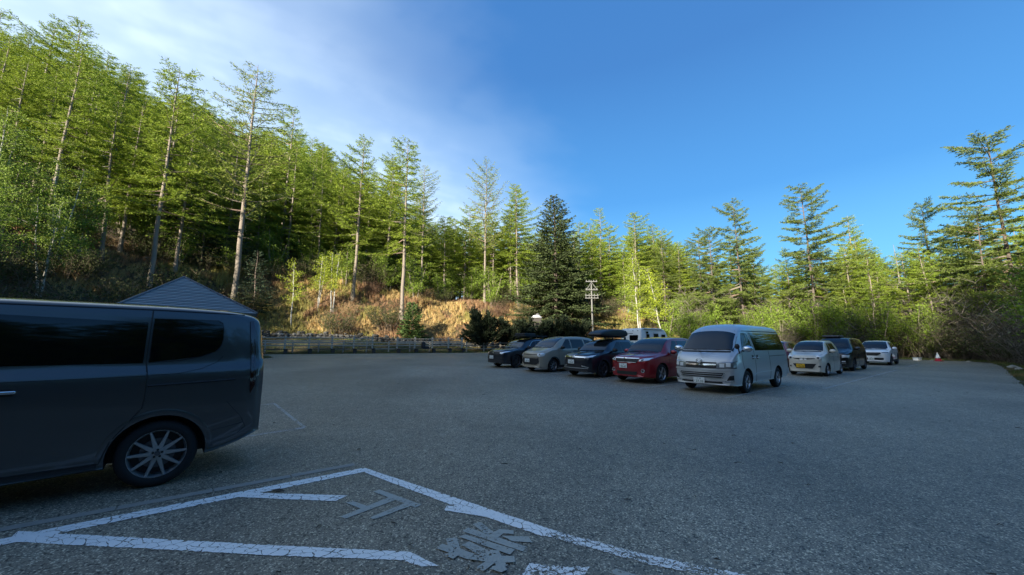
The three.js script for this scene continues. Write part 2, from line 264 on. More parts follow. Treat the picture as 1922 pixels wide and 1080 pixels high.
// the two kanji read from the far side: strokes as flat bars of worn grey paint
function kanji(name, label, strokes) { marking(name, label, (b) => strokes.forEach((poly, i) => { const k = THREE.ShapeUtils.triangulateShape(poly.map(([x, z]) => new THREE.Vector2(x, z)), []); for (const t of k) b.tri(...t.map((n) => [poly[n][0], lotY(...poly[n]) + 0.004 + i * 0.0006, poly[n][1]])); }), M.paintOld_speck); }
kanji('painted_kanji', 'worn grey kanji for stop painted between the white strokes', [
  [[-1.372, -4.051], [-1.327, -4.108], [-0.823, -3.743], [-0.867, -3.681]], [[-1.453, -3.494], [-1.39, -3.461], [-1.095, -3.84], [-1.175, -3.91]], [[-1.53, -3.781], [-1.488, -3.83], [-1.293, -3.702], [-1.335, -3.65]], [[-1.201, -3.472], [-1.144, -3.445], [-0.903, -3.72], [-0.98, -3.775]]]);
kanji('painted_kanji', 'worn grey kanji for prohibit painted near the bottom edge', [
  [[-0.39, -3.245], [-0.348, -3.305], [0.11, -3.007], [0.075, -2.949]], [[-0.32, -3.363], [-0.259, -3.401], [-0.14, -3.225], [-0.2, -3.19]], [[-0.19, -3.165], [-0.10, -3.277], [-0.03, -3.262], [-0.115, -3.13]], [[-0.10, -3.277], [0.012, -3.254], [0.012, -3.19], [-0.1, -3.215]], [[-0.075, -3.165], [0.126, -3.156], [0.149, -3.067], [-0.0, -3.085]],
  [[-0.402, -3.152], [-0.357, -3.185], [0.021, -2.968], [-0.014, -2.902]],
  [[-0.544, -2.987], [-0.509, -3.047], [-0.259, -2.911], [-0.296, -2.84]], [[-0.495, -3.12], [-0.416, -3.135], [-0.36, -2.95], [-0.43, -2.915]], [[-0.466, -2.893], [-0.38, -2.99], [-0.33, -2.95], [-0.40, -2.845]], [[-0.364, -3.026], [-0.313, -3.077], [-0.145, -2.93], [-0.18, -2.848]],
  [[-0.291, -2.84], [-0.257, -2.89], [0.016, -2.875], [0.02, -2.805], [-0.09, -2.788]], [[-0.16, -2.96], [-0.096, -2.949], [-0.033, -2.76], [-0.10, -2.745]], [[-0.238, -2.735], [-0.16, -2.83], [-0.11, -2.80], [-0.18, -2.70]], [[-0.127, -2.755], [-0.051, -2.772], [-0.032, -2.715], [-0.068, -2.684], [-0.143, -2.72]]]);
kanji('painted_kanji', 'sliver of worn grey kanji at the bottom edge right of centre', [[[0.62, -2.70], [0.68, -2.74], [0.86, -2.62], [0.80, -2.56]], [[0.70, -2.60], [0.76, -2.64], [0.90, -2.50], [0.82, -2.47]]]);
// worn bay lines under and beside the cars
const worn = (label, a, b, w = 0.1) => marking('bay_line', label, (bag) => { const dx = b[0] - a[0], dz = b[1] - a[1], L = Math.hypot(dx, dz), nx = -dz / L * w / 2, nz = dx / L * w / 2; chips(bag, [a[0] + nx, a[1] + nz], [b[0] + nx, b[1] + nz], [a[0] - nx, a[1] - nz], [b[0] - nx, b[1] - nz], rp, 0.12, 0.42); }, M.paintWorn);
worn('faded bay line on open asphalt beside the grey van, nearer one', [-5.2, -5.02], [-3.55, -6.86], 0.12);
worn('faded bay end line joining the two lines beside the grey van', [-3.55, -6.86], [-5.5, -9.2], 0.07);
worn('faded bay line on open asphalt beside the grey van, farther one', [-7.4, -7.2], [-5.5, -9.2], 0.1);
const U = [0.78, -0.625], R = [-0.625, -0.78];      // along a parked car towards its tail; along the row away from the camera
const rowAt = (k, a, base = [5.75, -12.35]) => [base[0] + R[0] * k * 2.62 + U[0] * a, base[1] + R[1] * k * 2.62 + U[1] * a];
const bayLabels = ['before the tail of the silver van, on its right', 'between the silver van and the red car', 'between the red car and the black car with roof box', 'between the black car and the beige car', 'between the beige car and the dark car', 'left of the dark car with roof rack', 'on the empty asphalt far left of the dark car'];
for (let k = 0; k < 7; k++) worn('faded parking bay line ' + bayLabels[k], rowAt(k - 0.5, -1.1), rowAt(k - 0.5, 4.2));
worn('long faded line along the bays from the silver van to the white car', [10.2, -12.9], [21.5, -21.95], 0.12);
worn('faded line in front of the white car at the far right', [25.5, -25.2], [29.5, -28.4], 0.12);

// ---------------------------------------------------------------- trees
const TAU = Math.PI * 2;
const jit = (r, k) => (r() - 0.5) * 2 * k;
// one flat tuft: a slim diamond from p along direction d
function tuft(b, p, d, len, wid, r, c, v = 0.25) {
  const m = 1 + jit(r, v); b.k = [c[0] * m, c[1] * m * (1 + jit(r, 0.06)), c[2] * m];
  const ax = jit(r, 1), ay = jit(r, 1), az = jit(r, 1);
  let sx = d[1] * az - d[2] * ay, sy = d[2] * ax - d[0] * az, sz = d[0] * ay - d[1] * ax; const sl = Math.hypot(sx, sy, sz) + 1e-6; sx *= wid / sl; sy *= wid / sl; sz *= wid / sl;
  const q = 0.45, e = [p[0] + d[0] * len, p[1] + d[1] * len, p[2] + d[2] * len], mx = [p[0] + d[0] * len * q, p[1] + d[1] * len * q, p[2] + d[2] * len * q];
  b.quad(p, [mx[0] + sx, mx[1] + sy, mx[2] + sz], e, [mx[0] - sx, mx[1] - sy, mx[2] - sz]);
}
function trunkTube(b, H, r0, r, lean = 0, sides = 8, col = [0.16, 0.12, 0.09]) {
  const pts = []; let x = 0, z = 0; const la = r() * TAU;
  for (let i = 0; i <= 12; i++) { const t = i / 12; b.k = col; pts.push([x, H * t - (i ? 0 : 0.6), z, r0 * (i === 0 ? 1.5 : i === 1 ? 1.0 : 1) * Math.pow(1 - t, 0.8) + 0.012]); x += jit(r, 0.06) + Math.cos(la) * lean * H / 12; z += jit(r, 0.06) + Math.sin(la) * lean * H / 12; }
  pts[0][0] = pts[1][0] * 0; b.tube(pts, sides); return pts;
}
const onTrunk = (pts, y) => { for (let i = 1; i < pts.length; i++) if (y <= pts[i][1]) { const t = (y - pts[i - 1][1]) / (pts[i][1] - pts[i - 1][1]); return [lerp(pts[i - 1][0], pts[i][0], t), y, lerp(pts[i - 1][2], pts[i][2], t), lerp(pts[i - 1][3], pts[i][3], t)]; } return pts[pts.length - 1]; };

function larchShapes(seed, H, o = {}) {
  const r = mulberry(seed), T = new Bag(), B = new Bag(), F = new Bag();
  const bare = o.bare ?? 0.3, Lmax = o.spread ?? 3.4, dense = o.dense ?? 1, bark = o.bark ?? [0.2, 0.168, 0.135], green = o.green ?? [0.245, 0.32, 0.032];
  const tp = trunkTube(T, H, o.r0 ?? H * 0.0105, r, o.lean ?? 0.008, 8, bark);
  // knots and broken stubs on the bare stem
  for (let k = 0; k < 16; k++) { const y = H * (0.08 + r() * bare), c = onTrunk(tp, y), a = r() * TAU, L = 0.25 + r() * 0.9; B.k = [0.15, 0.12, 0.1]; B.tube([[c[0], y, c[2], 0.025], [c[0] + Math.cos(a) * L * 0.6, y + jit(r, 0.1), c[2] + Math.sin(a) * L * 0.6, 0.014], [c[0] + Math.cos(a) * L, y + jit(r, 0.25), c[2] + Math.sin(a) * L, 0.006]], 3); }
  const n = Math.round((1 - bare) * H * 5.6 * (o.many ?? 1)); const bias = r() * TAU; let az = r() * TAU;
  for (let i = 0; i < n; i++) {
    const t = Math.pow((i + r()) / n, 0.92), y = H * (bare + (1 - bare) * t * 0.985); az += 2.399 + jit(r, 0.5);
    const prof = Math.pow(1 - t, 0.62) * smooth(-0.3, 0.22, t) + 0.1; let L = Lmax * prof * (0.55 + 0.65 * r()); if (r() < 0.1) L *= 1.3; L *= 1 + 0.28 * Math.cos(az - bias) + 0.3 * (vnoise(y * 0.55, seed, 3) - 0.5); if (r() < 0.12) continue;
    const c = onTrunk(tp, y), rise = lerp(o.low ?? -0.22, 0.42, Math.pow(t, 1.3)) + jit(r, 0.14), ca = Math.cos(az), sa = Math.sin(az), pts = [], br = 0.012 + 0.011 * L;
    for (let k = 0; k <= 5; k++) { const u = k / 5; pts.push([c[0] + ca * L * u + jit(r, 0.05) * u, y + L * (rise * u + (o.curl ?? 0.16) * u * u * (1 - t * 0.5)) + jit(r, 0.05) * u, c[2] + sa * L * u + jit(r, 0.05) * u, br * (1 - 0.85 * u)]); }
    B.k = [0.14 + jit(r, 0.03), 0.115, 0.09]; B.tube(pts, 3);
    const col = green;
    const nt = Math.max(4, Math.round(L * 6.5 * dense));
    for (let q = 0; q < nt; q++) {
      const u = 0.16 + 0.84 * (q + r()) / nt, f = Math.min(4, Math.floor(u * 5)), w = u * 5 - f, P = pts[f], Q = pts[f + 1], b0 = [lerp(P[0], Q[0], w), lerp(P[1], Q[1], w), lerp(P[2], Q[2], w)];
      const side = q % 2 ? 1 : -1, ang = az + side * (0.75 + jit(r, 0.4)), tl = (0.3 + 0.75 * (1 - u) * Math.min(1, L / 2.5)) * (0.6 + 0.8 * r()), dy = jit(r, 0.22) - 0.08;
      const d = [Math.cos(ang), dy, Math.sin(ang)];
      if (tl > 0.3 && r() < 0.6) { B.k = [0.13, 0.105, 0.08]; const e = [b0[0] + d[0] * tl, b0[1] + d[1] * tl, b0[2] + d[2] * tl]; B.tri([b0[0], b0[1] + 0.007, b0[2]], [b0[0], b0[1] - 0.007, b0[2]], e); }
      const m = Math.max(2, Math.round(tl * 19 * dense));
      for (let e = 0; e < m; e++) { const s = tl * (e + r()) / m, dd = [d[0] * 0.7 + jit(r, 0.7), 0.12 + jit(r, 0.42), d[2] * 0.7 + jit(r, 0.7)], dl = Math.hypot(...dd); tuft(F, [b0[0] + d[0] * s, b0[1] + d[1] * s, b0[2] + d[2] * s], dd.map((v) => v / dl), (o.leaf ?? 0.29) * (0.5 + 0.8 * r()), (o.leafW ?? 0.031), r, col); }
    }
  }
  return { trunk: T.geo(true), branches: B.geo(), crown: F.geo() };
}
function firShapes(seed, H, o = {}) {
  const r = mulberry(seed), T = new Bag(), B = new Bag(), F = new Bag(), R0 = o.spread ?? H * 0.24, green = o.green ?? [0.05, 0.07, 0.034];
  const tp = trunkTube(T, H, H * 0.014, r, 0.003, 7, [0.13, 0.10, 0.08]);
  const n = Math.round(H * 9 * (o.many ?? 1)); let az = 0;
  for (let i = 0; i < n; i++) {
    const t = (i + r()) / n, y = H * ((o.bare ?? 0.06) + (1 - (o.bare ?? 0.06)) * t * 0.99); az += 2.399 + jit(r, 0.3);
    const L = (R0 * Math.pow(1 - t, 0.85) + 0.12) * (0.72 + 0.5 * r()), rise = lerp(-0.28, 0.55, t * t) + jit(r, 0.1), ca = Math.cos(az), sa = Math.sin(az), c = onTrunk(tp, y), pts = [];
    for (let k = 0; k <= 4; k++) { const u = k / 4; pts.push([c[0] + ca * L * u, y + L * (rise * u + 0.2 * u * u), c[2] + sa * L * u, (0.008 + 0.008 * L) * (1 - 0.85 * u)]); }
    B.k = [0.1, 0.08, 0.06]; B.tube(pts, 3);
    const nt = Math.max(5, Math.round(L * 9 * (o.dense ?? 1)));
    for (let q = 0; q < nt; q++) {
      const u = 0.12 + 0.88 * (q + r()) / nt, f = Math.min(3, Math.floor(u * 4)), w = u * 4 - f, P = pts[f], Q = pts[f + 1], b0 = [lerp(P[0], Q[0], w), lerp(P[1], Q[1], w), lerp(P[2], Q[2], w)], ang = az + (q % 2 ? 1 : -1) * (0.6 + jit(r, 0.3)), tl = (0.15 + 0.34 * L * (1 - u)) * (0.7 + 0.6 * r()), d = [Math.cos(ang), -0.1 + jit(r, 0.15), Math.sin(ang)], m = Math.max(2, Math.round(tl * 8));
      for (let e = 0; e < m; e++) { const s = tl * (e + r()) / m, a2 = ang + jit(r, 0.8), dd = [Math.cos(a2), 0.12 + jit(r, 0.3), Math.sin(a2)], dl = Math.hypot(...dd); tuft(F, [b0[0] + d[0] * s, b0[1] + d[1] * s, b0[2] + d[2] * s], dd.map((v) => v / dl), (o.leaf ?? 0.26) * (0.6 + 0.7 * r()), o.leafW ?? 0.05, r, green, 0.35); }
    }
  }
  return { trunk: T.geo(true), branches: B.geo(), crown: F.geo() };
}
// several-stemmed broadleaf with white bark
function birchShapes(seed, H, o = {}) {
  const r = mulberry(seed), T = new Bag(), B = new Bag(), F = new Bag(), green = o.green ?? [0.36, 0.43, 0.035], bark = o.bark ?? [0.36, 0.345, 0.31];
  const stems = o.stems ?? 2;
  for (let s = 0; s < stems; s++) {
    const a = r() * TAU, lean = (o.lean ?? 0.1) * (0.5 + r()), h = H * (0.82 + 0.2 * r()), pts = []; let x = Math.cos(a) * 0.15 * (stems > 1 ? 1 : 0), z = Math.sin(a) * 0.15 * (stems > 1 ? 1 : 0);
    for (let i = 0; i <= 10; i++) { const t = i / 10; pts.push([x, h * t - (i ? 0 : 0.5), z, (o.r0 ?? 0.075) * Math.pow(1 - t, 0.7) + 0.008]); x += Math.cos(a) * lean * h / 10 + jit(r, 0.07); z += Math.sin(a) * lean * h / 10 + jit(r, 0.07); }
    T.k = bark; T.tube(pts, 7);
    const n = Math.round((o.many ?? 26) * h / 7);
    for (let i = 0; i < n; i++) {
      const t = (o.bare ?? 0.34) + (0.99 - (o.bare ?? 0.34)) * (i + r()) / n, y = h * t, c = onTrunk(pts, y), az = r() * TAU, L = (o.spread ?? 1.5) * (0.4 + 0.8 * r()) * (1.15 - 0.75 * smooth(0.55, 1, t)), up = 0.35 + 0.5 * r(), bp = [];
      for (let k = 0; k <= 4; k++) { const u = k / 4; bp.push([c[0] + Math.cos(az) * L * u + jit(r, 0.06) * u, y + L * (up * u - 0.28 * u * u), c[2] + Math.sin(az) * L * u + jit(r, 0.06) * u, 0.018 * (1 - 0.85 * u) + 0.002]); }
      B.k = bark.map((v) => v * 0.55); B.tube(bp, 3);
      const m = Math.round((o.leaves ?? 46) * L);
      for (let q = 0; q < m; q++) { const u = 0.2 + 0.8 * r(), f = Math.min(3, Math.floor(u * 4)), w = u * 4 - f, P = bp[f], Q = bp[f + 1], sp = 0.34 * (0.4 + u), d = [jit(r, 1), jit(r, 1) - 0.2, jit(r, 1)], dl = Math.hypot(...d) + 0.01; tuft(F, [lerp(P[0], Q[0], w) + jit(r, sp), lerp(P[1], Q[1], w) + jit(r, sp * 0.7), lerp(P[2], Q[2], w) + jit(r, sp)], d.map((v) => v / dl), (o.leaf ?? 0.13) * (0.6 + 0.8 * r()), (o.leafW ?? 0.042), r, green, 0.3); }
    }
  }
  return { trunk: T.geo(true), branches: B.geo(), crown: F.geo() };
}
// leafless tangle
function thicketShapes(seed, H, W, col, n = 90, leafCol = null, leafN = 0) {
  const r = mulberry(seed), B = new Bag(), F = new Bag();
  for (let i = 0; i < n; i++) {
    const a = r() * TAU, out = Math.sqrt(r()) * W * 0.35, h = H * (0.45 + 0.6 * r()), m = 1 + jit(r, 0.3); B.k = col.map((v) => v * m);
    let p = [Math.cos(a) * out, -0.15, Math.sin(a) * out], d = [Math.cos(a) * 0.35 + jit(r, 0.35), 1, Math.sin(a) * 0.35 + jit(r, 0.35)]; const pts = [], seg = 5;
    for (let k = 0; k <= seg; k++) { pts.push([...p, 0.014 * (1 - k / (seg + 1)) * (0.6 + H * 0.25)]); p = [p[0] + d[0] * h / seg, p[1] + d[1] * h / seg, p[2] + d[2] * h / seg]; d = [d[0] + jit(r, 0.25), d[1] + jit(r, 0.15), d[2] + jit(r, 0.25)]; }
    B.tube(pts, 3);
    for (let k = 1; k <= seg; k++) for (let q = 0; q < 4; q++) { const P = pts[k], aa = r() * TAU, L = h * 0.24 * (0.4 + r()), e = [P[0] + Math.cos(aa) * L, P[1] + L * (0.2 + 0.8 * r()), P[2] + Math.sin(aa) * L], w = 0.006 + 0.002 * H; B.tri([P[0] - w, P[1], P[2] + w], [P[0] + w, P[1], P[2] - w], e); if (leafCol && k > 1) for (let l = 0; l < leafN; l++) { const u = r(), dd = [jit(r, 1), jit(r, 1), jit(r, 1)], dl = Math.hypot(...dd) + 0.01; tuft(F, [lerp(P[0], e[0], u) + jit(r, 0.05), lerp(P[1], e[1], u), lerp(P[2], e[2], u) + jit(r, 0.05)], dd.map((v) => v / dl), 0.1 + 0.07 * r(), 0.035, r, leafCol, 0.35); } }
  }
  return { branches: B.geo(), crown: leafCol ? F.geo() : null };
}
function plant(name, shapes, mats, label, category, group, x, z, opt = {}) {
  const g = thing(name, label, category, group); const y = opt.y ?? ground(x, z);
  g.position.set(x, y, z); g.rotation.y = opt.turn ?? 0; g.scale.setScalar(opt.scale ?? 1); if (opt.sy) g.scale.y *= opt.sy; if (opt.tilt) { g.rotation.z = opt.tilt; g.rotation.x = opt.tilt * 0.6; }
  for (const part of ['trunk', 'branches', 'crown']) if (shapes[part]) mesh(part, shapes[part], mats[part], g);
  return g;
}
const mLarch = { trunk: M.wood, branches: M.wood, crown: M.leaf }, mFir = { trunk: M.wood, branches: M.wood, crown: M.needle };
// ---------------------------------------------------------------- the trees one can pick out, then the wood behind them
const larch = [
  larchShapes(11, 22, { bare: 0.36, spread: 5.4, curl: 0.3, low: 0.12, green: [0.25, 0.3, 0.055], dense: 0.72 }),
  larchShapes(12, 22, { bare: 0.34, spread: 4.6, dense: 1.1 }),
  larchShapes(13, 20, { bare: 0.32, spread: 4.2, dense: 1.1 }),
  larchShapes(14, 20, { bare: 0.27, spread: 4.9, dense: 1.1, green: [0.26, 0.335, 0.03] }),
  larchShapes(15, 18, { bare: 0.2, spread: 4.5, dense: 1.15, green: [0.23, 0.315, 0.034] }),
  larchShapes(16, 20, { bare: 0.2, spread: 6.0, low: -0.3, curl: 0.14, dense: 1.3, green: [0.155, 0.205, 0.04], bark: [0.1, 0.08, 0.065] }),
];
const larchH = [22, 22, 20, 20, 18, 20];
const fir = [firShapes(21, 19, { green: [0.07, 0.095, 0.036], spread: 6.4, bare: 0.1, dense: 1.15, many: 1.25, leafW: 0.07 }), firShapes(22, 8, { green: [0.035, 0.055, 0.03], spread: 2.3 }), firShapes(23, 4, { green: [0.075, 0.125, 0.035], spread: 1.5, many: 3.4, dense: 2, leaf: 0.2, leafW: 0.06 })];
const birch = [birchShapes(31, 8, { stems: 1, lean: 0.05 }), birchShapes(32, 9, { stems: 2, lean: 0.06, spread: 1.4 }), birchShapes(33, 11, { stems: 2, lean: 0.05, spread: 1.6, bare: 0.22, green: [0.3, 0.37, 0.035], many: 40 }), birchShapes(34, 5, { stems: 4, lean: 0.16, bare: 0.12, bark: [0.2, 0.17, 0.13], r0: 0.05, spread: 1.3, green: [0.2, 0.29, 0.035], leaves: 55 }), birchShapes(35, 9, { stems: 3, lean: 0.14, spread: 2.0, green: [0.19, 0.27, 0.035], leaf: 0.16 }), birchShapes(36, 10, { stems: 1, lean: 0.2, r0: 0.08, bare: 0.25, spread: 1.6, many: 40 })];
function larchAt(k, x, z, top, label, turn = 0, group, sx = 1) { const y = ground(x, z), s = (top - y) / larchH[k]; const g = plant('larch_tree', larch[k], mLarch, label, 'larch tree', group, x, z, { turn }); g.scale.set(s * sx, s, s * sx); return g; }
larchAt(3, -62.5, -50, 48, 'larch with dark trunk high on the left hillside near the skyline', 1.1);
larchAt(1, -36.2, -38, 31.2, 'tall larch with long pale bare trunk left of the grey roof peak', 0.3, null, 0.9);
larchAt(0, -30.6, -42, 34.6, 'tallest open-crowned larch against the sky above the roof corner', 2.2, null, 0.95);
larchAt(2, -34.7, -56, 38.6, 'slim larch close behind the tallest one, its crown half hidden', 4.0, null, 0.75);
larchAt(2, -20.9, -50, 30.2, 'larch with narrow feathery top right of the yellow-green birches', 5.0, null, 0.9);
larchAt(1, -14.4, -50, 29.6, 'tall larch rising behind the little fir on the golden bank', 3.3, null, 0.95);
larchAt(0, -13.6, -57, 29.3, 'larch overlapping the right side of the one behind the little fir', 1.0, null, 0.7);
larchAt(0, -4.3, -60, 31.4, 'tall slender larch with pale trunk standing alone above the bank', 4.4, null, 0.8);
larchAt(2, 1.0, -62, 27.6, 'larch with pale trunk just left of the broad dark fir', 0.6, null, 0.85);
larchAt(1, 0.6, -68, 31.0, 'larch crown filling between the two pale trunks left of the fir', 2.0, null, 0.8);
larchAt(2, 17.0, -72, 27.8, 'small far larch just right of the broad dark fir', 2.7, null, 0.7);
larchAt(1, 21.0, -64, 24.1, 'broad-topped larch above the white camper', 0.9, null, 1.0);
larchAt(3, 26.3, -66, 21.6, 'larch right behind the broad-topped one above the camper', 3.9, null, 0.9);
larchAt(5, 27.4, -52, 17.4, 'dark spreading larch left of the gap of sky over the silver van', 2.2, null, 0.75);
larchAt(5, 30.2, -50, 20.7, 'pointed dark larch directly above the silver van', 0.2, null, 0.72);
larchAt(5, 36.5, -46, 21.3, 'large dark-trunked larch rising behind the cream car', 5.1, null, 0.85);
larchAt(2, 54.4, -60, 22, 'thin larch right of the large one behind the cream car', 1.6, null, 0.95);
larchAt(5, 50.9, -46, 18.9, 'larch with pointed crown above the traffic cone', 3.2, null, 0.72);
larchAt(5, 47.6, -36, 22.2, 'big dark larch at the right edge of the picture', 0.9, null, 0.9);
larchAt(5, 55, -46, 16.4, 'lower larch between the pointed one and the right edge', 4.5, null, 0.95);
{ // dead snag
  const r = mulberry(91), T = new Bag(); const tp = trunkTube(T, 14, 0.17, r, 0.012, 7, [0.2, 0.18, 0.16]); for (let i = 0; i < 40; i++) { const y = 4 + r() * 9, c = onTrunk(tp, y), a = r() * TAU, L = 0.4 + r() * 1.4 * (1 - y / 18); T.k = [0.15, 0.13, 0.11]; T.tube([[c[0], y, c[2], 0.02], [c[0] + Math.cos(a) * L, y + L * jit(r, 0.3), c[2] + Math.sin(a) * L, 0.004]], 3); }
  plant('dead_tree', { trunk: T.geo() }, mLarch, 'bare dead snag between two larches over the far right of the lot', 'dead tree', null, 49.3, -48);
}
const firAt = (k, x, z, scale, label, turn, group, name = 'fir_tree') => plant(name, fir[k], mFir, label, 'fir tree', group, x, z, { scale, turn });
{ const f = firAt(0, 6.6, -57, 1.12, 'broad dark fir standing above the bank behind the parked cars', 0.4); f.scale.x = f.scale.z = 1.3; }
firAt(2, -11.9, -46.6, 1.15, 'little young fir on the golden bank above the stone wall', 0);
firAt(1, -28.6, -42.5, 0.92, 'dark fir beside the tallest larch, right of the grey roof', 2);
firAt(1, 36.2, -41.2, 0.62, 'small dark fir behind the black van', 1.2);
firAt(1, -44, -46, 1.3, 'dark fir on the shaded slope left of the grey roof peak', 0.5); firAt(1, -37.5, -45.5, 1.15, 'dark fir above the peak of the grey roof', 2.5); firAt(1, -34.6, -47, 1.0, 'dark fir right of the pale trunk above the roof', 3.5); firAt(1, -47.5, -38.5, 1.1, 'dark fir low on the shaded left slope', 4.4);
const birchAt = (k, x, z, label, turn = 0, scale = 1, group, name = 'birch_tree') => plant(name, birch[k], mLarch, label, 'birch tree', group, x, z, { turn, scale });
birchAt(0, -24.6, -43.0, 'white-stemmed young birch with yellow-green crown, leftmost on the bank', 0.4, 0.95);
birchAt(1, -23.6, -46.4, 'twin-stemmed yellow-green birch in the middle of the bank cluster', 1.8, 0.9); birchAt(1, -21.8, -46.6, 'yellow-green birch on the right of the bank cluster', 4.0, 1.0);
birchAt(2, 18.8, -56.5, 'pair of tall white birch stems behind the white camper', 0.7, 1.25); birchAt(5, 21.7, -55.6, 'leaning white birch right of the camper', 3.6, 1.2);
birchAt(4, -36.5, -24.5, 'green birch with pale leaning stems above the roof of the near van', 0.2, 1.0); birchAt(4, -35.2, -28.4, 'green birch with forked pale stem on the shaded left slope', 2.3, 0.9); birchAt(4, -38.5, -31.5, 'green birch between the forked one and the dark firs', 5.2, 1.0); birchAt(4, -33.6, -22.6, 'green birch low above the roof of the near van', 1.2, 0.85); birchAt(4, -41, -29, 'green birch at the left edge of the picture', 4.1, 1.1);

// the mixed wood: individuals scattered over the slopes in view
{
  const r = mulberry(2024); let n = 0, spots = [];
  const free = (x, z, gap) => spots.every(([a, b]) => (a - x) ** 2 + (b - z) ** 2 > gap * gap);
  const heroes = [[-36.2, -38], [-30.6, -42], [-20.9, -50], [-14.4, -50], [-4.3, -60], [1, -62], [6.6, -57], [21, -64], [36.5, -46], [30.2, -50]]; spots.push(...heroes);
  const inView = (x, z) => z < -8 && Math.abs(x) < -z * 1.42 + 4;
  const farWood = [];
  for (let tries = 0; tries < 9000 && n < 290; tries++) {
    const x = -110 + r() * 150, z = -14 - r() * 100; if (!inView(x, z)) continue;
    const [d, arc] = polyDist(TOE, x, z, false); if (d < 9 || d > 78 || arc < 60 || arc > 160) continue;
    if (arc < 91 && d < 20) continue;
    if (arc > 98 && d < 11 + 4 * vnoise(x * 0.3, z * 0.3, 2)) continue;
    const gap = d < 30 ? 3.2 : 4.0; if (!free(x, z, gap)) continue; spots.push([x, z]); n++;
    const k = [3, 4, 1, 4, 3, 2][Math.floor(r() * 6)], s = (0.66 + 0.3 * r()) * (arc > 116 ? 0.92 : 1), turn = r() * TAU, sy = 0.95 + 0.2 * r(); if (d > 40) { farWood.push([x, z, s, turn, sy]); continue; }
    plant('larch_tree', larch[k], mLarch, arc > 116 ? 'light green larch among the wood above the golden bank' : 'bright green larch in the dense wood on the left hillside', 'larch tree', arc > 116 ? 'larches above the golden bank' : 'larches on the left hillside', x, z, { turn, scale: s, sy, tilt: jit(r, 0.035) });
  }
  for (let tries = 0, m = 0; tries < 9000 && m < 330; tries++) { const x = -110 + r() * 150, z = -14 - r() * 100; if (!inView(x, z)) continue; const [d, arc] = polyDist(TOE, x, z, false); if (d < 24 || d > 84 || arc < 74 || arc > 160 || !free(x, z, 2.4)) continue; spots.push([x, z]); m++; farWood.push([x, z, (0.62 + 0.3 * r()) * (arc > 116 ? 0.9 : 1), r() * TAU, 0.95 + 0.2 * r()]); }
  { const o = new THREE.Object3D(), A = farWood.map((_, i) => i), g = new THREE.Group(); g.name = 'upper_hillside_wood'; scene.add(g); tag(g, 'mass of larches high on the hillside behind the nearer trees', 'wood', null, 'stuff'); for (const kind of [3, 1, 4]) { const L = A.filter((i) => i % 3 === [3, 1, 4].indexOf(kind)); for (const part of ['trunk', 'branches', 'crown']) { const m = new THREE.InstancedMesh(larch[kind][part], mLarch[part], L.length); m.name = part; L.forEach((i, k) => { const [x, z, s, t, sy] = farWood[i]; o.position.set(x, ground(x, z), z); o.rotation.y = t; o.scale.set(s, s * sy, s); o.updateMatrix(); m.setMatrixAt(k, o.matrix); }); g.add(m); } } shade(g); }
  // young broadleaf undergrowth along the foot of the wood
  let m = 0; const low = [];
  for (let tries = 0; tries < 6000 && m < 120; tries++) {
    const x = -60 + r() * 110, z = -16 - r() * 62; if (!inView(x, z)) continue; const [d, arc] = polyDist(TOE, x, z, false);
    if (d < 7.5 || d > 34 || arc < 68 || arc > 166 || !low.every(([a, b]) => (a - x) ** 2 + (b - z) ** 2 > 4) || (arc > 98 && arc < 150 && d < 8.5)) continue; low.push([x, z]); m++;
    plant('young_broadleaf_tree', birch[3], mLarch, 'leafy young broadleaf in the undergrowth below the larches', 'young tree', 'broadleaf undergrowth of the wood', x, z, { turn: r() * TAU, scale: 0.7 + 0.6 * r() });
  }
  // the wood beyond the right end of the lot
  n = 0; const right = [[47.6, -36], [50.9, -46], [36.5, -46], [55, -46]];
  for (let tries = 0; tries < 6000 && n < 110; tries++) {
    const x = 24 + r() * 90, z = -12 - r() * 72; if (!inView(x, z)) continue; const ld = lotDist(x, z), [d] = polyDist(TOE, x, z, false);
    if (ld < 5.5 || ld > 42 || (x < 34 && d < 6) || !right.every(([a, b]) => (a - x) ** 2 + (b - z) ** 2 > 8)) continue; right.push([x, z]); n++;
    const k = [5, 3, 4, 4, 3][Math.floor(r() * 5)], s = (0.54 + 0.22 * r()) * (ld < 12 ? 0.85 : 1);
    plant('larch_tree', larch[k], mLarch, 'larch in the shaded wood beyond the right end of the lot', 'larch tree', 'larches beyond the right end of the lot', x, z, { turn: r() * TAU, scale: s, sy: 1 + 0.15 * r(), tilt: jit(r, 0.05) });
  }
  for (let i = 0, tries = 0; i < 84 && tries < 5000; tries++) { const x = 22 + r() * 50, z = -14 - r() * 52, ld = lotDist(x, z); if (!inView(x, z) || ld < 2.2 || ld > 14 || (x > 42 && r() < 0.6) || polyDist(TOE, x, z, false)[0] > 9) continue; i++; plant('young_broadleaf_tree', birch[3], mLarch, 'leafy young broadleaf at the edge of the wood right of the parked cars', 'young tree', 'broadleaf edge of the right-hand wood', x, z, { turn: r() * TAU, scale: 0.75 + 0.6 * r() }); }
  // and the crest behind the camera whose shade lies over the lot: never in view
  const places = []; for (let i = 0; i < 260; i++) { const s = -46 - r() * 34, q = -70 + r() * 150, x = -SUN_AZ[0] * s + SUN_AZ[1] * q, z = -SUN_AZ[1] * s - SUN_AZ[0] * q; if (!inView(x, z)) places.push([x, z, 0.55 + 0.25 * r()]); }
  for (let i = 0; i < 900 && places.length < 400; i++) { const x = 3 + r() * 52, z = -6 + r() * 44; if (lotDist(x, z) < 4.5 || inView(x, z) || Math.hypot(x, z) < 15 || x < 3 + z * 0.1) continue; places.push([x, z, 0.6 + 0.3 * r()]); }
